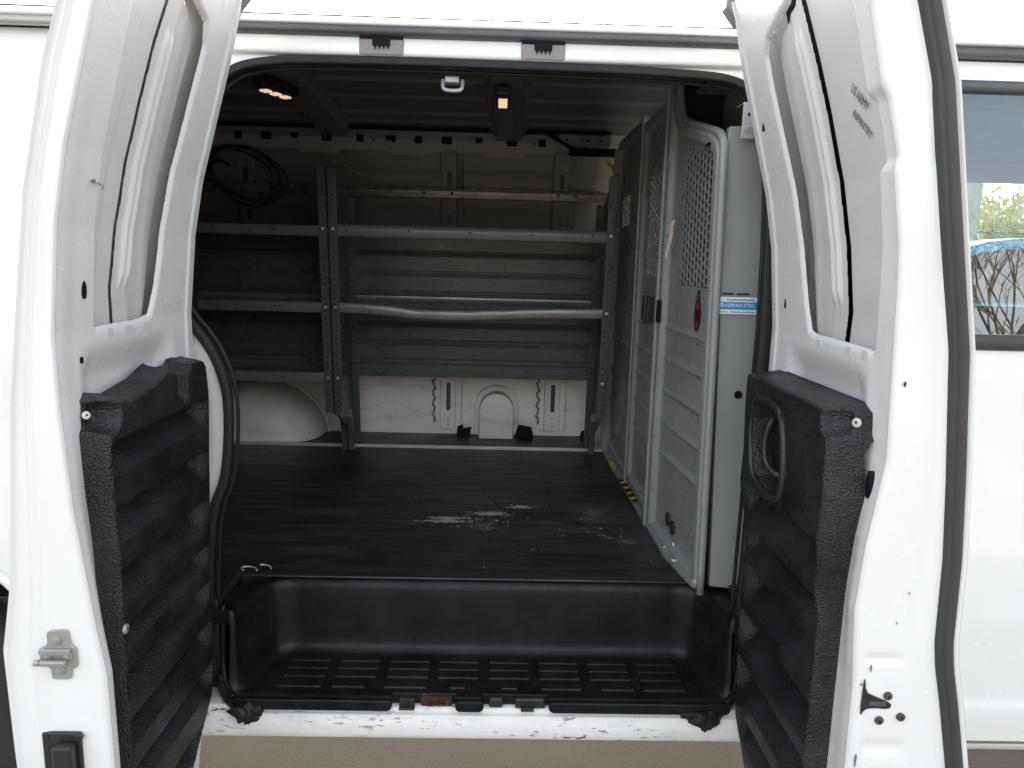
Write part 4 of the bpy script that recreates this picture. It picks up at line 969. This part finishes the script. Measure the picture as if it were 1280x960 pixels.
b=MB(); b.cyl((0,0,0),(0,0,1),.11,4.2,14); o=b.build('wooden_pole','wood'); o.location=(6.6,9.0,0); o['label']='pale wooden pole standing beyond the van, seen through the cab window'; o['category']='pole'
fe=empty('wire_fence','thin rail fence in front of the yellow shrubs beyond the van','fence',(4,8.6,0))
b=MB(); 
for z in (.6,1.0,1.45,1.9): b.tube([(0,0,z),(10,1.2,z)],.015,6)
b.build('rail','rail',fe)
for k in range(6): b=MB(); b.cyl((k*2,k*.24,0),(0,0,1),.035,2.0,10); b.build('fence_post','wood',fe)
r=random.Random(31); b=MB()  # treeline added out of view, its height set to block low sky light
for k in range(16000):
    x=r.uniform(-26,32); h=3.9+1.0*math.sin(x*.5)+.6*math.sin(x*1.7); z=h*r.random()**1.3; y=-15-r.uniform(0,3)
    l=r.uniform(.25,.7); w=r.uniform(.012,.035)*(3.5 if z<2.2 else 1); d=Vector((r.uniform(-.8,.8),r.uniform(-.5,.5),r.uniform(.3,1))).normalized(); u=d.cross(Vector((r.random()-.5,1,r.random()-.5))).normalized()
    p=Vector((x,y,max(z,.1))); b.add([p-u*w,p+d*l*.4-u*w*.8,p+d*l,p+d*l*.5+u*w],[(0,1,2,3)])
o=b.build('woodland','bark'); o['kind']='stuff'; o['label']='brown leafless woodland edge added behind the camera to block low sky light, mirrored in the cab window'; o['category']='woodland'
# blue car beyond the van
car=empty('parked_car','pale blue car parked beyond the van, seen through the cab window','car',(4.3,5.6,0))
def loft(mb,secs,n=None):
    m=len(secs[0]); vs=[p for s_ in secs for p in s_]; fs=[]
    for i in range(len(secs)-1):
        for k in range(m): fs.append((i*m+k,i*m+(k+1)%m,(i+1)*m+(k+1)%m,(i+1)*m+k))
    fs+=[tuple(range(m)),tuple(range((len(secs)-1)*m,len(secs)*m))[::-1]]; mb.add(vs,fs,True)
side=[(-2.1,.35),(-2.15,.75),(-1.95,.95),(-1.1,1.05),(-.45,1.58),(.3,1.68),(1.2,1.62),(1.8,1.1),(2.1,1.02),(2.15,.4)]
b=MB(); b.prism(smoothpath(side,2,True),'y',-.85,.85,.03); b.build('body','bluepaint',car,True)
b=MB(); b.prism(smoothpath([(-.95,1.10),(-.42,1.50),(.3,1.59),(1.1,1.54),(1.55,1.12)],1,True),'y',-.87,-.86); b.build('side_window','glass',car)
b=MB(); b.add([(-1.06,-.7,1.09),(-1.06,.7,1.09),(-.50,.62,1.56),(-.50,-.62,1.56)],[(0,1,2,3)]); b.build('windscreen','black',car)
for wx in (-1.35,1.35):
    for wy in (-.84,.66):
        w=bpy.data.objects.new('wheel',None); COL.objects.link(w); w.parent=car; w.location=(wx,wy,.33)
        lathe('tyre',[(0,.2),(0,.3),(.03,.33),(.17,.33),(.2,.3),(.2,.2)],'tyre',w,0,0,0); lathe('rim',[(.02,0),(.02,.1),(.0,.2)],'rim',w,0,0,0)

# ================================================================== LIGHT
W=bpy.data.worlds.new("World"); S.world=W; W.use_nodes=True; nt=W.node_tree; bg=nt.nodes['Background']
sky=nt.nodes.new('ShaderNodeTexSky'); sky.sky_type='NISHITA'; sky.sun_disc=False
EL,AZM=math.radians(17),math.radians(2)   # sun behind the van
sky.sun_elevation=EL; sky.sun_rotation=AZM; sky.air_density=1.0; sky.dust_density=5.0; sky.ozone_density=1.0
hs=nt.nodes.new('ShaderNodeHueSaturation'); hs.inputs['Saturation'].default_value=.36
nt.links.new(sky.outputs[0],hs.inputs['Color']); nt.links.new(hs.outputs[0],bg.inputs[0]); bg.inputs[1].default_value=.15
sl=bpy.data.lights.new('sun','SUN'); sl.energy=2.2; sl.angle=math.radians(.5); sl.color=(1,.95,.87)
so=bpy.data.objects.new('sun',sl); COL.objects.link(so)
d=Vector((math.sin(AZM)*math.cos(EL),math.cos(AZM)*math.cos(EL),math.sin(EL))); so.rotation_euler=d.to_track_quat('Z','Y').to_euler()
S.view_settings.view_transform='Standard'; S.view_settings.look='None'; S.view_settings.exposure=2.62; S.view_settings.gamma=1
S.render.engine='CYCLES'
